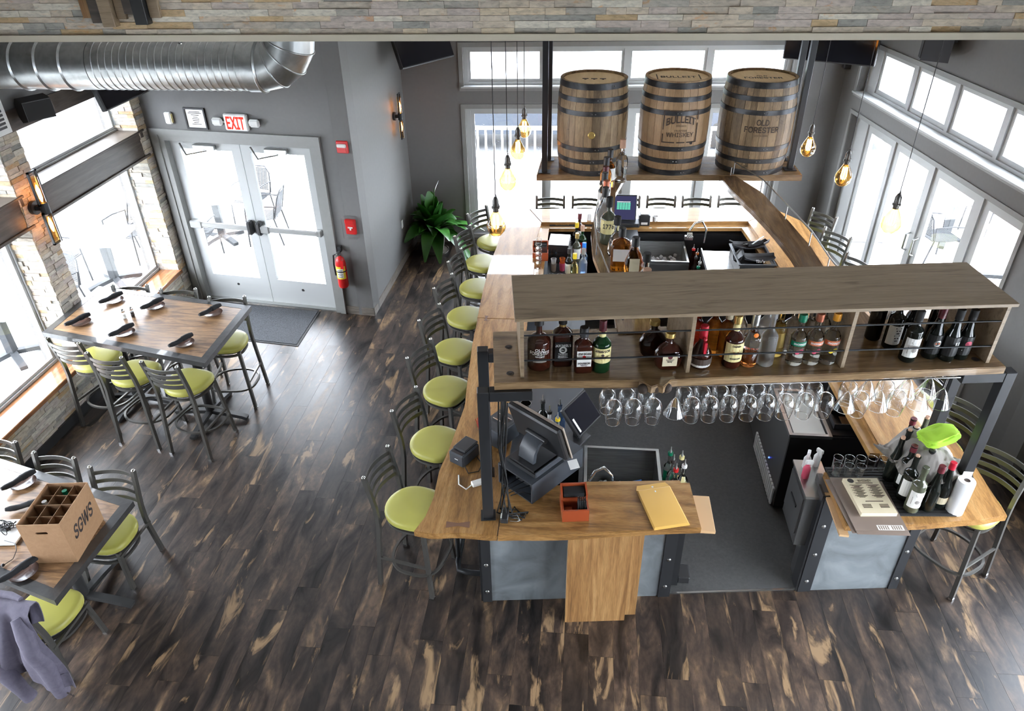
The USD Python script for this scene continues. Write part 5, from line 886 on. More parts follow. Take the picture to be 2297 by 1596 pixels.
ice_bin('steel ice bin behind the front counter', .1, .7, 4.1, 4.62, .82, .38); ice_bin('steel ice bin with ice at the far side of the bar', .69, 1.3, 8.02, 8.62, .87, .22)
t = thing('ice_scoop', 'blue ice scoop lying in the front ice bin', 'scoop', (.42, 4.3, .6)); part(t, 'scoop', mv(rot(lathe([(.0, 0), (.05, .01), (.055, .15), (.05, .15), (.045, .02), (0, .012)], 16), 1.3, [0, 1, 0]), 0, 0, .06), 'blue_cap', 40); part(t, 'handle', box(-.13, .0, -.012, .012, .05, .07, .005), 'blue_cap')
def soda_gun(label, x, y, z, pts):
    t = thing('soda_gun', label, 'drink dispenser', (x, y, z)); part(t, 'holder', box(-.05, .05, -.03, .03, 0, .05, .006), 'steel'); part(t, 'gun_head', rot(box(-.035, .035, -.02, .02, .05, .12, .006), .5, [1, 0, 0]), 'chrome'); part(t, 'buttons', [rot(box(-.025 + .02 * i, -.012 + .02 * i, -.024, -.02, .06 + .018 * j, .072 + .018 * j), .5, [1, 0, 0]) for i in range(3) for j in range(3)], 'print_white'); part(t, 'hose', tube(pts, .013, 10), 'chrome', True)
soda_gun('chrome soda gun and hose at the front ice bin', .1, 4.02, .86, [(.03, .02, .09), (.08, .06, .17), (.14, .08, .19), (.2, .06, .14), (.22, .04, .0)]); soda_gun('chrome soda gun with looped hose at the far ice bin', 1.33, 8.5, .95, [(.0, .0, .12), (.06, .04, .2), (.15, .06, .22), (.21, .05, .12), (.2, .02, -.05)])
def spirit(label, x, y, z, h, r, body, cap, kind='round', group=None, spout=True, lab=None):
    t = bottle(label, (x, y, z), h, r, body, cap, lab, kind, capz=(.92, 1.0), group=group, lz=(.15, .5), sc=1.12)
    if spout: part(t, 'pour_spout', [lathe([(.009, h), (.009, h + .012), (.005, h + .02), (.004, h + .045), (.003, h + .05)], 8)], 'steel', 40)
    return t
t = thing('speed_rail', 'black bottle rail at the end of the front ice bin', 'rack'); part(t, 'tray', box(.72, .92, 4.22, 4.54, .56, .575), 'black_steel'); part(t, 'rail_bar', [box(.72, .73, 4.22, 4.54, .62, .65), box(.91, .92, 4.22, 4.54, .62, .65), box(.73, .91, 4.22, 4.228, .62, .65)], 'black_steel'); part(t, 'leg', [box(a, a + .02, b, b + .02, .009, .62) for a in (.72, .9) for b in (4.22, 4.52)], 'black_steel')
for i, (x, y, b, c, nm) in enumerate([(.775, 4.48, 'clear_bottle', 'teal_cap', 'green necked clear'), (.79, 4.39, 'clear_bottle', 'ink', 'clear gin'), (.86, 4.44, 'clear_bottle', 'label_yellow', 'yellow labelled clear'), (.80, 4.29, 'clear_bottle', 'red_paint', 'red labelled clear'), (.87, 4.34, 'clear_bottle', 'print_white', 'white labelled clear')]):
    spirit(nm + ' spirit bottle with pour spout in the rail by the front ice bin', x, y, .576, .3, .036, b, c, lab=None if i == 1 else c)
t = thing('bottle_cooler', 'black bottle cooler with sliding steel lid and white louvred vent at its foot', 'cooler'); part(t, 'body', box(1.78, 2.5, 4.84, 6.1, .06, .86, .01), 'cooler_grey'); part(t, 'plinth', box(1.8, 2.48, 4.88, 6.08, .009, .06), 'black_cabinet'); part(t, 'lid_frame', [box(1.76, 2.1, 4.8, 4.83, .861, .89), box(1.76, 1.79, 4.83, 5.45, .861, .89), box(2.07, 2.1, 4.83, 5.45, .861, .89), box(1.79, 2.07, 5.42, 5.45, .861, .89)], 'steel'); part(t, 'sliding_lid', box(1.8, 2.06, 4.84, 5.41, .864, .874), 'lid_white'); part(t, 'lid_channel', box(1.79, 1.803, 4.835, 5.41, .874, .883), 'black_cabinet')
part(t, 'front_panel', box(1.78, 2.5, 4.826, 4.838, .07, .855), 'black_cabinet'); part(t, 'top_plate', box(2.1, 2.5, 4.84, 6.1, .861, .875), 'black_cabinet')
for k in range(16): part(t, 'vent_slat', box(1.762, 1.779, 4.88 + k * .05, 4.92 + k * .05, .03, .22, .004), 'white_plastic', label='white vent slat' if k == 0 else None)
part(t, 'status_light', sphere(.008, 1.776, 5.2, .3, 1), 'led_blue', True)
t = thing('ribbed_tray', 'black plastic tray with a pinkish label on the cooler top', 'tray', (2.3, 5.02, .876)); part(t, 'tray', [box(-.16, .16, -.1, .1, 0, .012), box(-.16, .16, -.1, -.09, .012, .05), box(-.16, .16, .09, .1, .012, .05), box(-.16, -.15, -.09, .09, .012, .05), box(.15, .16, -.09, .09, .012, .05)], 'black_plastic'); part(t, 'sticker', box(-.08, .1, -.05, .06, .0125, .014), 'kraft')
t = thing('hand_sink', 'grey under counter drawer unit with bright steel top, left of the right counter', 'cabinet'); part(t, 'body', box(1.70, 1.798, 4.02, 4.4, .45, .93), 'cooler_grey'); part(t, 'steel_top', box(1.69, 1.9, 4.01, 4.42, .931, .955, .003), 'steel'); part(t, 'drawer_front', box(1.688, 1.699, 4.04, 4.38, .55, .9), 'cooler_grey'); part(t, 'handle', box(1.678, 1.687, 4.12, 4.27, .74, .76), 'black_steel')
t = thing('trash_bin', 'black trash bin with a pale liner under the right counter unit', 'bin', (1.95, 4.42, .009)); part(t, 'bin', lathe([(.0, 0), (.055, 0), (.068, .3), (.064, .3), (.052, .01), (0, .008)], 20), 'black_plastic', 40); part(t, 'liner', lathe([(.07, .2), (.076, .27), (.073, .325), (.05, .32), (.06, .29)], 20, True), 'clear_plastic', 60)
for i, (x, y, c) in enumerate([(1.76, 4.33, 'clear_plastic'), (1.84, 4.36, 'clear_plastic'), (1.73, 4.22, 'pink_print')]):
    t = thing('spray_bottle', ('left', 'right', 'pink filled')[i] + ' spray bottle with white trigger on the steel top by the right counter', 'spray bottle', (x, y, .956), 1.2 + i); part(t, 'body', lathe([(.024, 0), (.027, .01), (.027, .09), (.012, .12), (.012, .13)], 16), 'white_plastic' if i < 2 else 'pink_print', 40); part(t, 'trigger_head', box(-.035, .02, -.012, .012, .13, .165, .005), 'white_plastic'); part(t, 'trigger', box(-.03, -.022, -.006, .006, .095, .13), 'white_plastic')
t = thing('foot_pump', 'black pedal unit with a steel latch at the right end of the front counter base', 'pedal'); part(t, 'pedal', box(.87, .97, 3.95, 4.1, .01, .08, .01), 'black_plastic'); part(t, 'bracket', box(.815, .87, 3.93, 4.02, .01, .8), 'black_steel'); part(t, 'latch', box(.83, .9, 3.9, 3.93, .74, .86, .006), 'chrome')
t = thing('under_bar_cabinet', 'black under bar cabinet along the left inside of the bar', 'cabinet'); part(t, 'body', box(-.555, .06, 4.36, 8.5, .009, .86), 'black_cabinet'); part(t, 'top', box(-.555, .08, 4.34, 8.52, .861, .88), 'dark_plastic')
t = thing('far_bar_cabinet', 'black cabinet along the far inside of the bar under the drink rail', 'cabinet'); part(t, 'body', box(-.5, 2.5, 8.66, 8.89, .009, .95), 'black_cabinet')
t = thing('steel_worktop', 'steel topped work counter beside the far ice bin', 'counter'); part(t, 'top', box(1.46, 2.2, 7.55, 8.3, .87, .9, .004), 'brushed'); part(t, 'body', box(1.48, 2.18, 7.57, 8.28, .009, .869), 'cooler_grey'); part(t, 'raised_edge', box(1.46, 1.475, 7.55, 8.3, .901, .93), 'steel')
t = thing('cash_drawer', 'black cash drawer stand below the far till screen', 'till'); part(t, 'pedestal', box(.33, .68, 7.95, 8.5, .009, .98), 'black_cabinet'); part(t, 'drawer_box', box(.3, .7, 7.92, 8.5, .981, 1.06, .005), 'black_plastic'); part(t, 'drawer_front', box(.31, .69, 7.908, 7.919, .99, 1.05), 'dark_plastic'); part(t, 'sticker', box(.52, .6, 7.904, 7.907, 1.01, 1.03), 'label_white'); part(t, 'receipt_stack', [box(.34, .44, 8.05, 8.2, 1.0605, 1.066), box(.47, .56, 8.08, 8.22, 1.0605, 1.07), box(.6, .67, 8.02, 8.18, 1.0605, 1.066)], 'white_paper')
t = thing('till_terminal', 'touch till screen with a green keypad display at the far side of the bar', 'till', (.525, 8.66, 1.0605)); part(t, 'base', box(-.2, .2, -.1, .08, 0, .05, .01), 'black_plastic'); part(t, 'case', rot(box(-.155, .155, .0, .035, .05, .37, .008), -.22, [1, 0, 0], (0, 0, .05)), 'black_plastic'); part(t, 'display', rot(box(-.14, .14, -.003, -.001, .065, .355), -.22, [1, 0, 0], (0, 0, .05)), 'screen_dim'); part(t, 'keypad', [rot(box(-.09 + .034 * i, -.06 + .034 * i, -.006, -.003, .19 + .022 * j, .208 + .022 * j), -.22, [1, 0, 0], (0, 0, .05)) for i in range(5) for j in range(4)], 'screen_glow'); part(t, 'title_bar', rot(box(-.092, .075, -.006, -.003, .279, .29), -.22, [1, 0, 0], (0, 0, .05)), 'label_white'); part(t, 'stand', box(-.06, .06, .05, .12, .05, .2), 'black_plastic')
t = thing('receipt_printer', 'black receipt printer right of the far till screen', 'printer', (.79, 8.74, RZ + .001)); part(t, 'body', box(-.07, .07, -.05, .1, 0, .14, .01), 'black_plastic'); part(t, 'lid', box(-.05, .05, -.03, .06, .141, .155, .006), 'label_white'); part(t, 'sticker', box(-.04, .04, -.053, -.051, .02, .05), 'label_white')
solo('paper_cup', lathe([(.028, RZ), (.036, RZ + .1), (.033, RZ + .1), (.025, RZ + .004), (0, RZ + .003)], 18).apply_translation([.93, 8.78, .001]), 'white_plastic', 'white cup on the far drink rail right of the till printer', 'cup', smooth=40); solo('shaker_cup', lathe([(.034, RZ), (.024, RZ + .1), (.012, RZ + .115), (0, RZ + .115)], 16).apply_translation([.1, 8.76, .009]), 'white_plastic', 'white cup upside down on the far drink rail left of the hanging shelf', 'cup', smooth=40)
t = thing('bar_mat', 'black rubber bar mat with gold lettering OLD FORESTER along the far drink rail', 'bar mat', (-.1, 8.675, RZ + .001), math.radians(3.7)); part(t, 'mat', box(-.3, .28, -.045, .045, 0, .007), 'rubber'); part(t, 'lettering', rot(mv(text('FORESTER', .026, .17), .14, .012, .0072), PI, [0, 0, 1]), 'gold'); part(t, 'small_lettering', rot(mv(text('OLD', .014, .05), .14, -.024, .0072), PI, [0, 0, 1]), 'gold')
# tub with folded menus
t = thing('bus_tub', 'black tub heaped with folded black menu boats on the steel counter', 'tub', (1.97, 7.86, .901), .04); part(t, 'tub', [box(-.19, .19, -.27, .27, 0, .008), box(-.19, -.182, -.27, .27, .008, .17), box(.182, .19, -.27, .27, .008, .17), box(-.182, .182, -.27, -.262, .008, .17), box(-.182, .182, .262, .27, .008, .17)], 'black_plastic'); part(t, 'tub_rim', [box(-.21, .21, -.29, -.27, .155, .172, .004), box(-.21, .21, .27, .29, .155, .172, .004), box(-.21, -.19, -.27, .27, .155, .172, .004), box(.19, .21, -.27, .27, .155, .172, .004)], 'black_plastic')
def boat(label, x, y, z, rz, tilt, L, words=None, ink=None):
    t = thing('menu_boat', label, 'serving boat', (x, y, z), rz); rings = []
    for q in np.linspace(-1, 1, 9):
        w = .07 * (1 - .35 * abs(q) ** 2); h = .035 + .03 * q * q; rings.append([(q * L / 2, -w, h), (q * L / 2, -w * .6, .004 + .02 * q * q), (q * L / 2, w * .6, .004 + .02 * q * q), (q * L / 2, w, h), (q * L / 2, w - .006, h), (q * L / 2, w * .55, .012 + .02 * q * q), (q * L / 2, -w * .55, .012 + .02 * q * q), (q * L / 2, -w + .006, h)])
    part(t, 'boat', rot(ringmesh(rings), tilt, [1, 0, 0]), 'black_plastic', 30)
    if words: part(t, 'lettering', rot(onplane(text(words, .03, .1), (0, -.062, .026), (1, 0, 0), (0, .5, .9)), tilt, [1, 0, 0]), ink)
boat('black plastic boat lettered Tito’s in the tub', 2.02, 7.74, 1.06, .1, .25, .34, "Tito's", 'print_white'); boat('black plastic boat with pale printed line lying across the tub', 1.94, 8.0, 1.09, .12, .2, .36); boat('black plastic boat standing on end at the left of the tub', 1.83, 7.86, 1.03, 1.4, -.5, .34); boat('black plastic boat tilted at the back right of the tub', 2.06, 8.06, 1.08, .5, -.3, .3)
solo('steel_tongs', tube([(1.74, 8.1, 1.13), (1.86, 8.05, 1.1), (1.98, 7.98, 1.14), (2.12, 8.1, 1.19)], .008, 8), 'steel', 'steel tongs lying across the black tub', 'tongs', smooth=True)
for i, x in enumerate((1.78, 1.95)):
    t = thing('rocks_glass', 'short clear glass behind the bottle cabinet by the tub, ' + ('left', 'right')[i], 'glass', (x, 7.38, .88 + .0), 0, 'glasses by the tub'); part(t, 'tumbler', shell([(.03, .004), (.036, .09)], 20), 'glassware', True); part(t, 'glass_base', cyl(.03, 0, .006, 20), 'glassware')
t = thing('glass_shelf', 'small black glass shelf in front of the steel counter', 'shelf'); part(t, 'plate', box(1.7, 2.1, 7.3, 7.53, .86, .88), 'black_cabinet'); part(t, 'leg', [box(a, a + .03, 7.32, 7.35, .009, .859) for a in (1.72, 2.05)], 'black_cabinet')
# left drink rail and under bar items
tops = .8806
for i, (x, y, h, r, b, c, k, nm) in enumerate([(-.02, 8.43, .32, .04, 'dark_whiskey', 'plum_cap', 'round', 'tall dark red bottle with pale label at the far left inside of the bar'), (.02, 8.12, .3, .042, 'green_bottle', 'cork', 'round', 'dark green bottle with red label inside the bar'), (-.05, 8.27, .28, .04, 'wine_glass_dark', 'yellow_cap', 'round', 'dark bottle with yellow stopper behind the menu stack'), (-.04, 7.95, .28, .04, 'olive_bottle', 'gold', 'round', 'olive bottle with cream label inside the bar'), (-.12, 7.55, .27, .036, 'wine_glass_dark', 'ink', 'round', 'dark bottle with white label near the straw cups'), (-.055, 7.42, .27, .036, 'gold_spirit', 'yellow_cap', 'round', 'pale bottle with yellow cap just past the bottle cabinet'), (.04, 7.5, .29, .037, 'frost_bottle', 'grey_cloth', 'round', 'frosted blue grey bottle beside the yellow capped one'), (.045, 7.66, .29, .037, 'blue_bottle', 'blue_cap', 'round', 'frosted bottle with blue cap inside the bar')]):
    bottle(nm, (x, y, tops), h, r, b, c, 'label_white' if 'label' in nm and 'red' not in nm.split('bottle')[1] else ('red_paint' if 'red label' in nm else None), k, capz=(.82, 1.0))
t = thing('menu_stack', 'stack of black spiral bound menus at the left inside of the bar', 'menus', (-.25, 8.02, tops), -.05, 'menus')
for k in range(9): part(t, 'menu', box(-.12, .12, -.16, .16, k * .026, k * .026 + .024), 'black_plastic' if k < 8 else 'black_plastic'); part(t, 'binding', [mv(rot(cyl(.008, 0, .004, 8), PI / 2, [1, 0, 0]), .121, -.14 + .04 * q, k * .026 + .012) for q in range(8)], 'print_white')
part(t, 'top_sheet', box(-.12, .12, -.16, .16, .2345, .237), 'white_paper')
for i, (x, y, c, nm) in enumerate([(-.3, 7.66, 'brown_paper', 'brown cup of white straws'), (-.2, 7.68, 'pink_print', 'pink cup of coloured stirrers'), (-.3, 7.8, 'clear_plastic', 'stack of clear plastic cups')]):
    t = thing('straw_cup', nm + ' on the left inside of the bar', 'cup', (x, y, tops)); part(t, 'cup', lathe([(.028, 0), (.036, .1), (.033, .1), (.026, .004), (0, .003)], 16), c, 40)
    if i < 2: part(t, 'straws', [tube([(.01 * math.cos(q), .01 * math.sin(q), .01), (.03 * math.cos(q), .03 * math.sin(q), .16)], .004, 5) for q in np.arange(11) * .57], ('white_plastic', 'orange_dot')[i])
    else: part(t, 'stacked_cup', [shell([(.03 + .001 * k, .05 + .03 * k), (.037, .14 + .03 * k)], 16) for k in range(4)], 'clear_plastic')
def tumbler(label, x, y, z, r, h, group, n=1):
    t = thing('rocks_glass', label, 'glass', (x, y, z), 0, group)
    for k in range(n): part(t, 'tumbler', shell([(r * .85, .006 + k * h * .55), (r, h + k * h * .55)], 20), 'glassware', True); part(t, 'rim', tube([(r * math.cos(q), r * math.sin(q), h + k * h * .55) for q in np.arange(24) * 2 * PI / 24], .0013, 5, True), 'glass_rim', True); part(t, 'glass_base', cyl(r * .85, k * h * .55, .007 + k * h * .55, 20), 'glassware')
for i, x in enumerate((-.31, -.21, -.1)): tumbler('pair of stacked rocks glasses just past the bottle cabinet, ' + ('left', 'middle', 'right')[i] + ' pair', x, 7.28, tops, .042, .09, 'stacked rocks glasses', 2)
tumbler('tall stack of clear glasses on the left drink rail past the bottle cabinet', -.46, 7.42, RZ + .001, .036, .11, None, 5)
tumbler('stack of clear glasses seen through the left bay of the bottle cabinet', -.44, 6.35, RZ + .001, .036, .1, None, 4)
for i, (x, y) in enumerate([(-.3, 5.95), (-.17, 5.9)]):
    t = thing('copper_mug', 'copper mug seen through the left bay of the bottle cabinet, ' + ('left', 'right')[i], 'mug', (x, y, tops), .6, 'copper mugs'); part(t, 'mug', lathe([(.035, 0), (.043, .02), (.04, .1), (.037, .1), (.038, .02), (0, .01)], 18), 'copper_cap', 40); part(t, 'handle', tube(arc(.03, -1.3, 1.3, 8, .04, 0, .05), .005, 6).apply_transform(np.eye(4)), 'copper_cap', True)
t = thing('garnish_jar', 'glass jar of limes and lemons seen through the left bay of the cabinet', 'jar', (-.1, 6.05, tops)); part(t, 'jar', shell([(.05, .0), (.055, .12), (.05, .15)], 20), 'glassware', True)
for k in range(5): part(t, 'fruit', sphere(.024, .026 * math.cos(k * 2.2), .026 * math.sin(k * 2.2), .03 + .022 * k, 2, (1, 1, .9)), 'lime_cloth' if k % 2 else 'yellow_cap', True)
for i, (x, y) in enumerate([(-.42, 4.72), (-.4, 4.86)]):
    t = thing('steel_cup', 'steel shaker cup on the left drink rail behind the till, ' + ('near', 'far')[i], 'cup', (x, y, .881), 0, 'steel shaker cups'); part(t, 'cup', lathe([(.034, 0), (.046, .16), (.043, .16), (.031, .006), (0, .005)], 20), 'chrome', 40)
spirit('white cream liqueur bottle with pour spout behind the till', -.19, 4.6, tops, .26, .04, 'white_plastic', 'black_plastic'); spirit('pale blue clear bottle with pour spout behind the till', -.11, 4.66, tops, .28, .042, 'blue_bottle', 'clear_plastic'); spirit('clear bottle with yellow neck and orange label behind the till', -.12, 4.5, tops, .27, .036, 'clear_bottle', 'yellow_cap', lab='orange_dot'); spirit('black liqueur bottle with steel spout behind the till', -.25, 4.72, tops, .27, .042, 'wine_glass_dark', 'rubber')
t = thing('till_terminal', 'glossy black tablet till tilted over the left inside of the bar', 'till', (.04, 4.62, .881), math.radians(60)); part(t, 'base', box(-.1, .08, -.08, .08, 0, .03, .006), 'black_plastic'); part(t, 'neck', box(-.02, .02, -.03, .03, .03, .22), 'black_steel'); part(t, 'case', mv(rot(box(-.17, .17, -.02, .02, -.13, .13, .008), -.7, [1, 0, 0]), 0, -.02, .27), 'black_plastic'); part(t, 'glass_screen', mv(rot(box(-.155, .155, -.024, -.0205, -.115, .115), -.7, [1, 0, 0]), 0, -.02, .27), 'screen_black'); part(t, 'paper_slip', mv(rot(box(-.14, -.12, -.026, -.0245, -.1, .02), -.7, [1, 0, 0]), 0, -.02, .27), 'white_paper')
t = thing('toothpick_cup', 'small clear cup of red picks on the left counter behind the frame post', 'cup', (-.74, 4.45, ZB + .001)); part(t, 'cup', shell([(.022, .003), (.028, .07)], 16), 'clear_plastic', True); part(t, 'picks', [tube([(.0, 0, .004), (.022 * math.cos(k), .022 * math.sin(k), .1)], .002, 4) for k in range(9)], 'red_paint')
for i, (x, y, b) in enumerate([(1.38, 8.32, 'red_spirit'), (1.41, 8.2, 'whiskey'), (1.38, 8.08, 'dark_whiskey'), (1.41, 7.95, 'clear_bottle'), (1.38, 7.83, 'clear_bottle')]):
    spirit(('red', 'amber', 'dark brown', 'clear', 'second clear')[i] + ' pour bottle in the rail right of the far ice bin', x, y, .6, .28, .034, b, ('red_paint', 'orange_dot', 'ink', 'print_white', 'teal_cap')[i])
t = thing('speed_rail', 'black bottle rail right of the far ice bin', 'rack'); part(t, 'tray', box(1.33, 1.455, 7.76, 8.4, .58, .5995), 'black_steel'); part(t, 'leg', [box(1.34, 1.36, y, y + .02, .009, .58) for y in (7.78, 8.36)], 'black_steel')
# right counter
t = thing('bar_mat', 'black rubber bar mat under the wine bottles on the right counter', 'bar mat', (2.22, 3.99, ZB + .001), math.radians(4)); part(t, 'mat', box(-.36, .36, -.24, .24, 0, .008), 'rubber'); part(t, 'ribs', [box(-.35, .35, -.23 + .03 * k, -.222 + .03 * k, .008, .011) for k in range(16)], 'black_plastic', kind='stuff')
zm = ZB + .0125
for i in range(5):
    tumbler('clear tumbler in the row at the back of the black bar mat, ' + ordn[i] + ' from left', 1.92 + .08 * i, 4.2 + .003 * i, zm, .034, .1, 'tumblers on the bar mat')
for i in range(3): tumbler('clear tumbler in front of the row on the bar mat, ' + ordn[i] + ' from left', 1.9 + .08 * i, 4.128, zm, .034, .09, 'tumblers on the bar mat')
t = thing('menu_sheets', 'stack of brown paper menus lying over the counter edge', 'menus', (2.03, 3.83, zm), math.radians(4)); 
for k, (dx, dy, a) in enumerate(((-.03, .0, .02), (.01, -.02, -.03), (0, .01, .0))): part(t, 'sheet', rotz(box(-.17 + dx, .17 + dx, -.26 + dy, .25 + dy, k * .004, k * .004 + .0035), a), 'brown_paper')
part(t, 'printed_box', [box(-.02, .15, -.245, -.2, .0117, .0122)], 'label_white'); part(t, 'print', [box(-.01 + .014 * k, -.003 + .014 * k, -.24, -.205, .0122, .0126) for k in range(11) if k != 5], 'brown_paper')
t = thing('menu_stack', 'stack of cream cards headed WHISKEY on the brown menus', 'menus', (2.05, 3.88, zm + .0125), math.radians(5)); part(t, 'card_block', box(-.12, .12, -.17, .17, 0, .03), 'cream_paper'); part(t, 'lettering', mv(text('WHISKEY', .022, .095, False), .02, .145, .0302), 'ink_brown'); part(t, 'round_emblem', mv(disc(.022), -.075, .145, .0302), 'ink')
part(t, 'print', [box(cx - w, cx + w, y, y + .004, .0302, .0308) for cx in (-.055, .06) for k, y in enumerate(np.arange(-.02, .1, .0085)) for w in [.02 + .012 * ((k * 7) % 3)]] + [box(cx - .03, cx + .03, y, y + .005, .0302, .0308) for cx in (-.055, .06) for y in (-.09, -.1, -.11, -.12)] + [box(-.05, .07, y, y + .006, .0302, .0308) for y in (.118, -.06)], 'ink_brown', label='lines of small print')
t = thing('wooden_tray', 'pale wooden boards under the brown menus at the end of the right counter', 'board'); part(t, 'board', prism([(1.8, 3.6), (1.86, 3.595), (1.87, 4.1), (1.805, 4.1)], 1.0, 1.018), 'maple')
RW = [(2.262, 4.11, 'burgundy', 'cork', None, 'dark wine bottle with bare cork, leftmost behind the cream cards'), (2.335, 4.195, 'wine', 'cork', None, 'black wine bottle with pale cork, second in the left row behind the cards'), (2.31, 4.03, 'wine', 'plum_cap', 'label_white', 'dark wine bottle with purple capsule and small white label'), (2.29, 3.92, 'wine', 'cork', 'label_white', 'dark green wine bottle with white label facing left and a cork'), (2.305, 3.81, 'wine', 'olive_bottle', 'label_white', 'olive glass wine bottle with a cream and picture label, frontmost'), (2.415, 3.83, 'burgundy', 'plum_cap', None, 'dark sloping wine bottle with purple foil and cork, front row middle'), (2.5, 3.87, 'burgundy', 'red_ribbon', 'cream_paper', 'dark wine bottle with red capsule and cream band label, front right'), (2.42, 4.35, 'wine', 'plum_cap', None, 'black wine bottle with dark red capsule, farthest back'), (2.52, 4.37, 'burgundy', 'cork', None, 'green yellow wine bottle with cork behind the grey cloth'), (2.4, 4.25, 'wine', 'cork', None, 'black wine bottle with pale cork just behind the grey cloth'), (2.41, 3.99, 'wine', 'rubber', None, 'black wine bottle under the grey cloth')]
for x, y, k, cap, lab, nm in RW:
    wd = [(box(-.03, .03, -.055, -.005, 0, .0005), .4, 0, 0, 'ink'), (lines(.018, 2, .006), .43, 0, 0, 'ink'), (disc(.012), .28, 0, 0, 'grey_cloth')] if 'picture' in nm else []
    bottle(nm, (x, y, zm if y < 4.21 else ZB + .001), .3, .037, {'olive_bottle': 'olive_bottle'}.get(cap, 'olive_bottle' if 'yellow' in nm else 'wine_glass_dark'), cap, lab, k, wd, capz=(.86, 1.0) if cap != 'cork' else (.9, 1.02), capr=1.15 if cap != 'cork' else .75, lz=(.14, .5) if 'band' not in nm else (.12, .27))
def cloth(name, label, sup, size, cx, cy, a, mat, lift, seed, zmin):
    """a square of cloth draped over support points (x, y, top)"""
    n = 44; g = np.linspace(-.5, .5, n); X, Y = np.meshgrid(g, g, indexing='ij'); Xw = cx + size * (X * math.cos(a) - Y * math.sin(a)) * (1 + .06 * np.sin(9 * Y + seed)); Yw = cy + size * (X * math.sin(a) + Y * math.cos(a)) * (1 + .05 * np.sin(8 * X + seed))
    H = np.stack([q[2] - 1.7 * np.hypot(Xw - q[0], Yw - q[1]) ** 1.25 for q in sup]); Z = np.log(np.exp(H * 45).sum(0)) / 45 - np.log(2) / 45
    P = np.stack([Xw * 14, Yw * 14, np.full_like(Xw, seed)], -1); f = meshkit.fbm(P.reshape(-1, 3), 4, seed).reshape(n, n) - .5; ang = np.arctan2(Y, X); Z = np.maximum(Z, zmin + .02 * f) + .085 * f + lift + .012 * np.sin(ang * 9 + 4 * f) * np.hypot(X, Y) * 2
    v = np.stack([Xw, Yw, Z], -1).reshape(-1, 3); i = np.arange((n - 1) * (n - 1)); i = i // (n - 1) * n + i % (n - 1); F = np.concatenate([np.stack([i, i + n, i + n + 1], 1), np.stack([i, i + n + 1, i + 1], 1)])
    K = len(v); solo(name, trimesh.Trimesh(np.vstack([v, v - [0, 0, .003]]), np.vstack([F, F[:, ::-1] + K]), process=False), mat, label, 'towel', smooth=50)
TOP = [(2.41, 3.99, 1.47), (2.40, 4.25, 1.46), (2.5, 4.14, 1.47), (2.42, 4.12, 1.47), (2.47, 4.02, 1.46)]
cloth('bar_towel', 'crumpled grey bar towel lying over the wine bottles on the right counter', TOP, .46, 2.44, 4.08, .3, 'grey_cloth', .0, 3, 1.3); m = trimesh.creation.icosphere(4, 1.0); v = m.vertices.copy(); q = np.abs(v) ** .62 * np.sign(v); fo = meshkit.fbm(v * 2.1 + 4, 4, 5)[:, None] - .5; q = q * (1 + .42 * fo) + .05 * np.sin(v[:, [1, 2, 0]] * 7 + 6 * fo); m.vertices = q * [.125, .085, .036]; m = rot(rotz(m, .35), -.2, [0, 1, 0]); m.apply_translation([2.47, 4.09, 1.515])
solo('bar_towel', m, 'lime_cloth', 'bright lime green folded cloth on top of the grey towel', 'towel', smooth=True)
t = thing('paper_towel_roll', 'white paper towel roll standing on the right counter', 'paper towel', (2.6, 3.83, ZB + .001)); part(t, 'roll', ringmesh([[(r * math.cos(a), r * math.sin(a), z) for a in np.arange(28) * 2 * PI / 28] for r, z in ((.02, 0), (.054, 0), (.055, .01), (.055, .27), (.053, .28), (.02, .28))], True), 'paper_towel', 40); part(t, 'loose_sheet', [box(-.01, .05, .05, .052, .2, .31)], 'paper_towel'); part(t, 'core', cyl(.019, .001, .276, 16), 'ink_brown')

# ================================================================ OUTSIDE
W3 = Wall
g = thing('patio_ground', 'pale concrete patio round the building', 'ground', kind='structure')
part(g, 'slab', [box(-12, -5.7, -6, 15, -.2, -.06), box(-5.7, 4.65, 10.9, 15, -.2, -.06), box(4.65, 12, -6, 15, -.2, -.06), box(-5.7, -2.6, 8.5, 10.9, -.2, -.06)], 'concrete_out')
g = thing('street_ground', 'grey road and verge beyond the patio', 'ground', kind='structure'); part(g, 'asphalt', [box(-60, -12, -30, 60, -.3, -.16), box(-12, 40, 15, 60, -.3, -.16)], 'asphalt'); part(g, 'grass_verge', box(-12, 40, 28, 34, -.16, -.1), 'grass')
part(g, 'lane_mark', [box(-17.5 - 4 * k, -17.3 - 4 * k, y, y + 3.2, -.16, -.155) for k in range(3) for y in range(-20, 50, 8)], 'patio_white')
def railing(label, p0, p1):
    w = Wall(p0, p1); t = thing('patio_railing', label, 'railing', kind=None)
    part(t, 'top_rail', w.box(0, w.L, -.04, .04, .92, .98, .005), 'patio_white'); part(t, 'bottom_rail', w.box(0, w.L, -.025, .025, .04, .09), 'patio_white')
    for s in np.arange(.15, w.L - .05, .15): part(t, 'baluster', w.box(s - .02, s + .02, -.018, .018, .09, .92), 'patio_white')
    for s in np.arange(0, w.L + .01, w.L / max(1, round(w.L / 2.4))): part(t, 'post', w.box(s - .05, s + .05, -.05, .05, -.06, 1.04, .006), 'patio_white')
railing('white patio railing outside the double doors', (-8.6, 12.3), (-3.2, 11.5)); railing('white patio railing beyond the back windows', (-2.4, 13.2), (5.6, 13.5)); railing('white patio railing beyond the left windows', (-8.7, 3.4), (-8.7, 12.2))
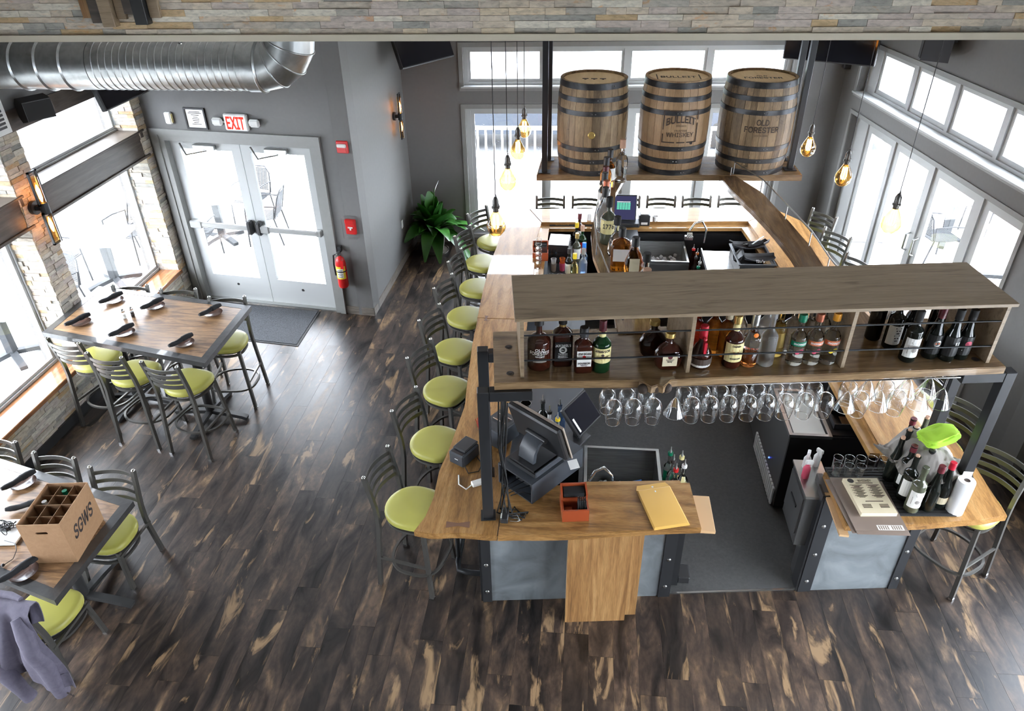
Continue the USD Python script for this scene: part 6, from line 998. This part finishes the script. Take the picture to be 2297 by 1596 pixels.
def pat_table(label, x, y, rz, w=.75):
    t = thing('patio_table', label, 'table', (x, y, -.06), rz); h = w / 2; part(t, 'top', box(-h, h, -h, h, .72, .745, .006), 'patio_white'); part(t, 'column', [box(-.05, .05, -.05, .05, .07, .72, .01)], 'patio_grey')
    for k in range(4): part(t, 'foot', rotz(sweep([(.03, 0, .09), (.2, 0, .06), (.36, 0, .025)], .08, .05), k * PI / 2 + PI / 4), 'patio_grey')
def pat_chair(label, x, y, rz):
    t = thing('patio_chair', label, 'chair', (x, y, -.06), rz)
    part(t, 'seat', [sweep([(-.22, q, .44 - .02 * math.cos(q * 7)), (.22, q, .44 - .02 * math.cos(q * 7))], .008, .012) for q in np.linspace(-.22, .2, 22)], 'patio_grey'); part(t, 'back_panel', [sweep([(-.19, -.22 - .25 * (z - .44), z), (0, -.25 - .25 * (z - .44), z), (.19, -.22 - .25 * (z - .44), z)], .008, .014) for z in np.linspace(.5, .82, 16)], 'patio_grey')
    for s in (-1, 1): part(t, 'side_frame', tube([(s * .25, .24, 0), (s * .25, .22, .42), (s * .26, .2, .64), (s * .26, .0, .66), (s * .25, -.24, .64), (s * .23, -.2, .44), (s * .23, -.28, 0)], .011, 8), 'patio_tube', True)
    part(t, 'back_hoop', tube([(-.24, -.22, .46), (-.22, -.3, .76), (-.14, -.34, .86), (.14, -.34, .86), (.22, -.3, .76), (.24, -.22, .46)], .011, 8), 'patio_tube', True); part(t, 'cross_bar', tube([(-.24, .21, .42), (.24, .21, .42)], .01, 8), 'patio_tube')
pat_table('white patio table outside the left window, beside the stone pillar', -6.6, 8.72, .1); pat_table('white patio table outside the left window at the picture edge', -6.75, 6.75, .1); pat_table('white patio table outside the double doors', -5.7, 10.3, .2); pat_table('patio table outside the sliding doors, far one', 5.6, 11.0, .3); pat_table('patio table outside the sliding doors, near one', 5.9, 9.6, .3)
for lab, x, y, a in [('metal patio chair facing the table outside the left window', -7.25, 8.55, -1.6), ('metal patio chair on the door side of the table outside the left window', -6.75, 9.6, 2.9), ('metal patio chair by the table at the left picture edge', -6.7, 7.65, 2.9), ('metal patio chair outside the left door leaf, near side', -5.7, 9.55, .1), ('metal patio chair outside the doors, beyond the table', -5.45, 11.05, 3.0), ('metal patio chair right of the table outside the doors', -4.95, 10.35, 1.7), ('metal patio chair outside the far sliding door', 6.3, 11.3, 1.9), ('metal patio chair outside the near sliding door', 6.6, 9.9, 1.7), ('metal patio chair against the glass outside the sliding doors', 5.1, 10.2, -1.4)]:
    pat_chair(lab, x, y, a)
t = thing('patio_post', 'weathered wooden porch post outside the upper left window', 'post', (-7.6, 9.0, -.06)); part(t, 'shaft', box(-.09, .09, -.09, .09, 0, 3.4, .01), 'base_wood'); part(t, 'foot', box(-.13, .13, -.13, .13, 0, .2, .01), 'patio_white')
def car(label, x, y, rz):
    t = thing('parked_car', label, 'car', (x, y, -.16), rz); side = [(-2.2, .35), (-2.2, .75), (-1.9, .9), (-1.1, .98), (-.55, 1.42), (.75, 1.45), (1.35, 1.02), (2.1, .9), (2.2, .6), (2.2, .35)]
    m = prism(side, -.85, .85); m.vertices = m.vertices[:, [0, 2, 1]]; m.invert(); part(t, 'body', m, 'car_dark')
    gl = prism([(-.95, 1.02), (-.5, 1.36), (.7, 1.39), (1.15, 1.04)], -.86, .86); gl.vertices = gl.vertices[:, [0, 2, 1]]; gl.invert(); part(t, 'side_window', gl, 'car_glass')
    for sx in (-1.35, 1.35):
        for sy in (-.86, .66): wv = mv(rot(lathe([(.0, 0), (.2, 0), (.31, .02), (.33, .1), (.31, .2), (0, .2)], 20), -PI / 2, [1, 0, 0]), sx, sy, .33); part(t, 'wheel', wv, 'rubber', 40)
car('dark parked car beyond the back railing, left one', -1.6, 16.3, .05); car('dark parked car beyond the back railing, right one', 4.2, 16.6, .0); car('dark parked car beyond the left railing', -12.8, 10.3, PI / 2 + .1); car('dark parked car outside beyond the doors', -6.4, 15.8, .1)
for i, (x, y, s) in enumerate([(6.2, 30, 1.4), (10.5, 31, 1.2), (2.2, 31, 1.0)]):
    m = trimesh.creation.icosphere(3, s); m.vertices *= (1 + .35 * (meshkit.fbm(m.vertices * 2.2, 4, i)[:, None] - .5)) * np.array([1.3, 1, .8]); m.apply_translation([x, y, .3]); solo('roadside_bush', m, 'bush', 'green bush on the far verge beyond the back windows, ' + ('middle', 'right', 'left')[i], 'bush', smooth=True)
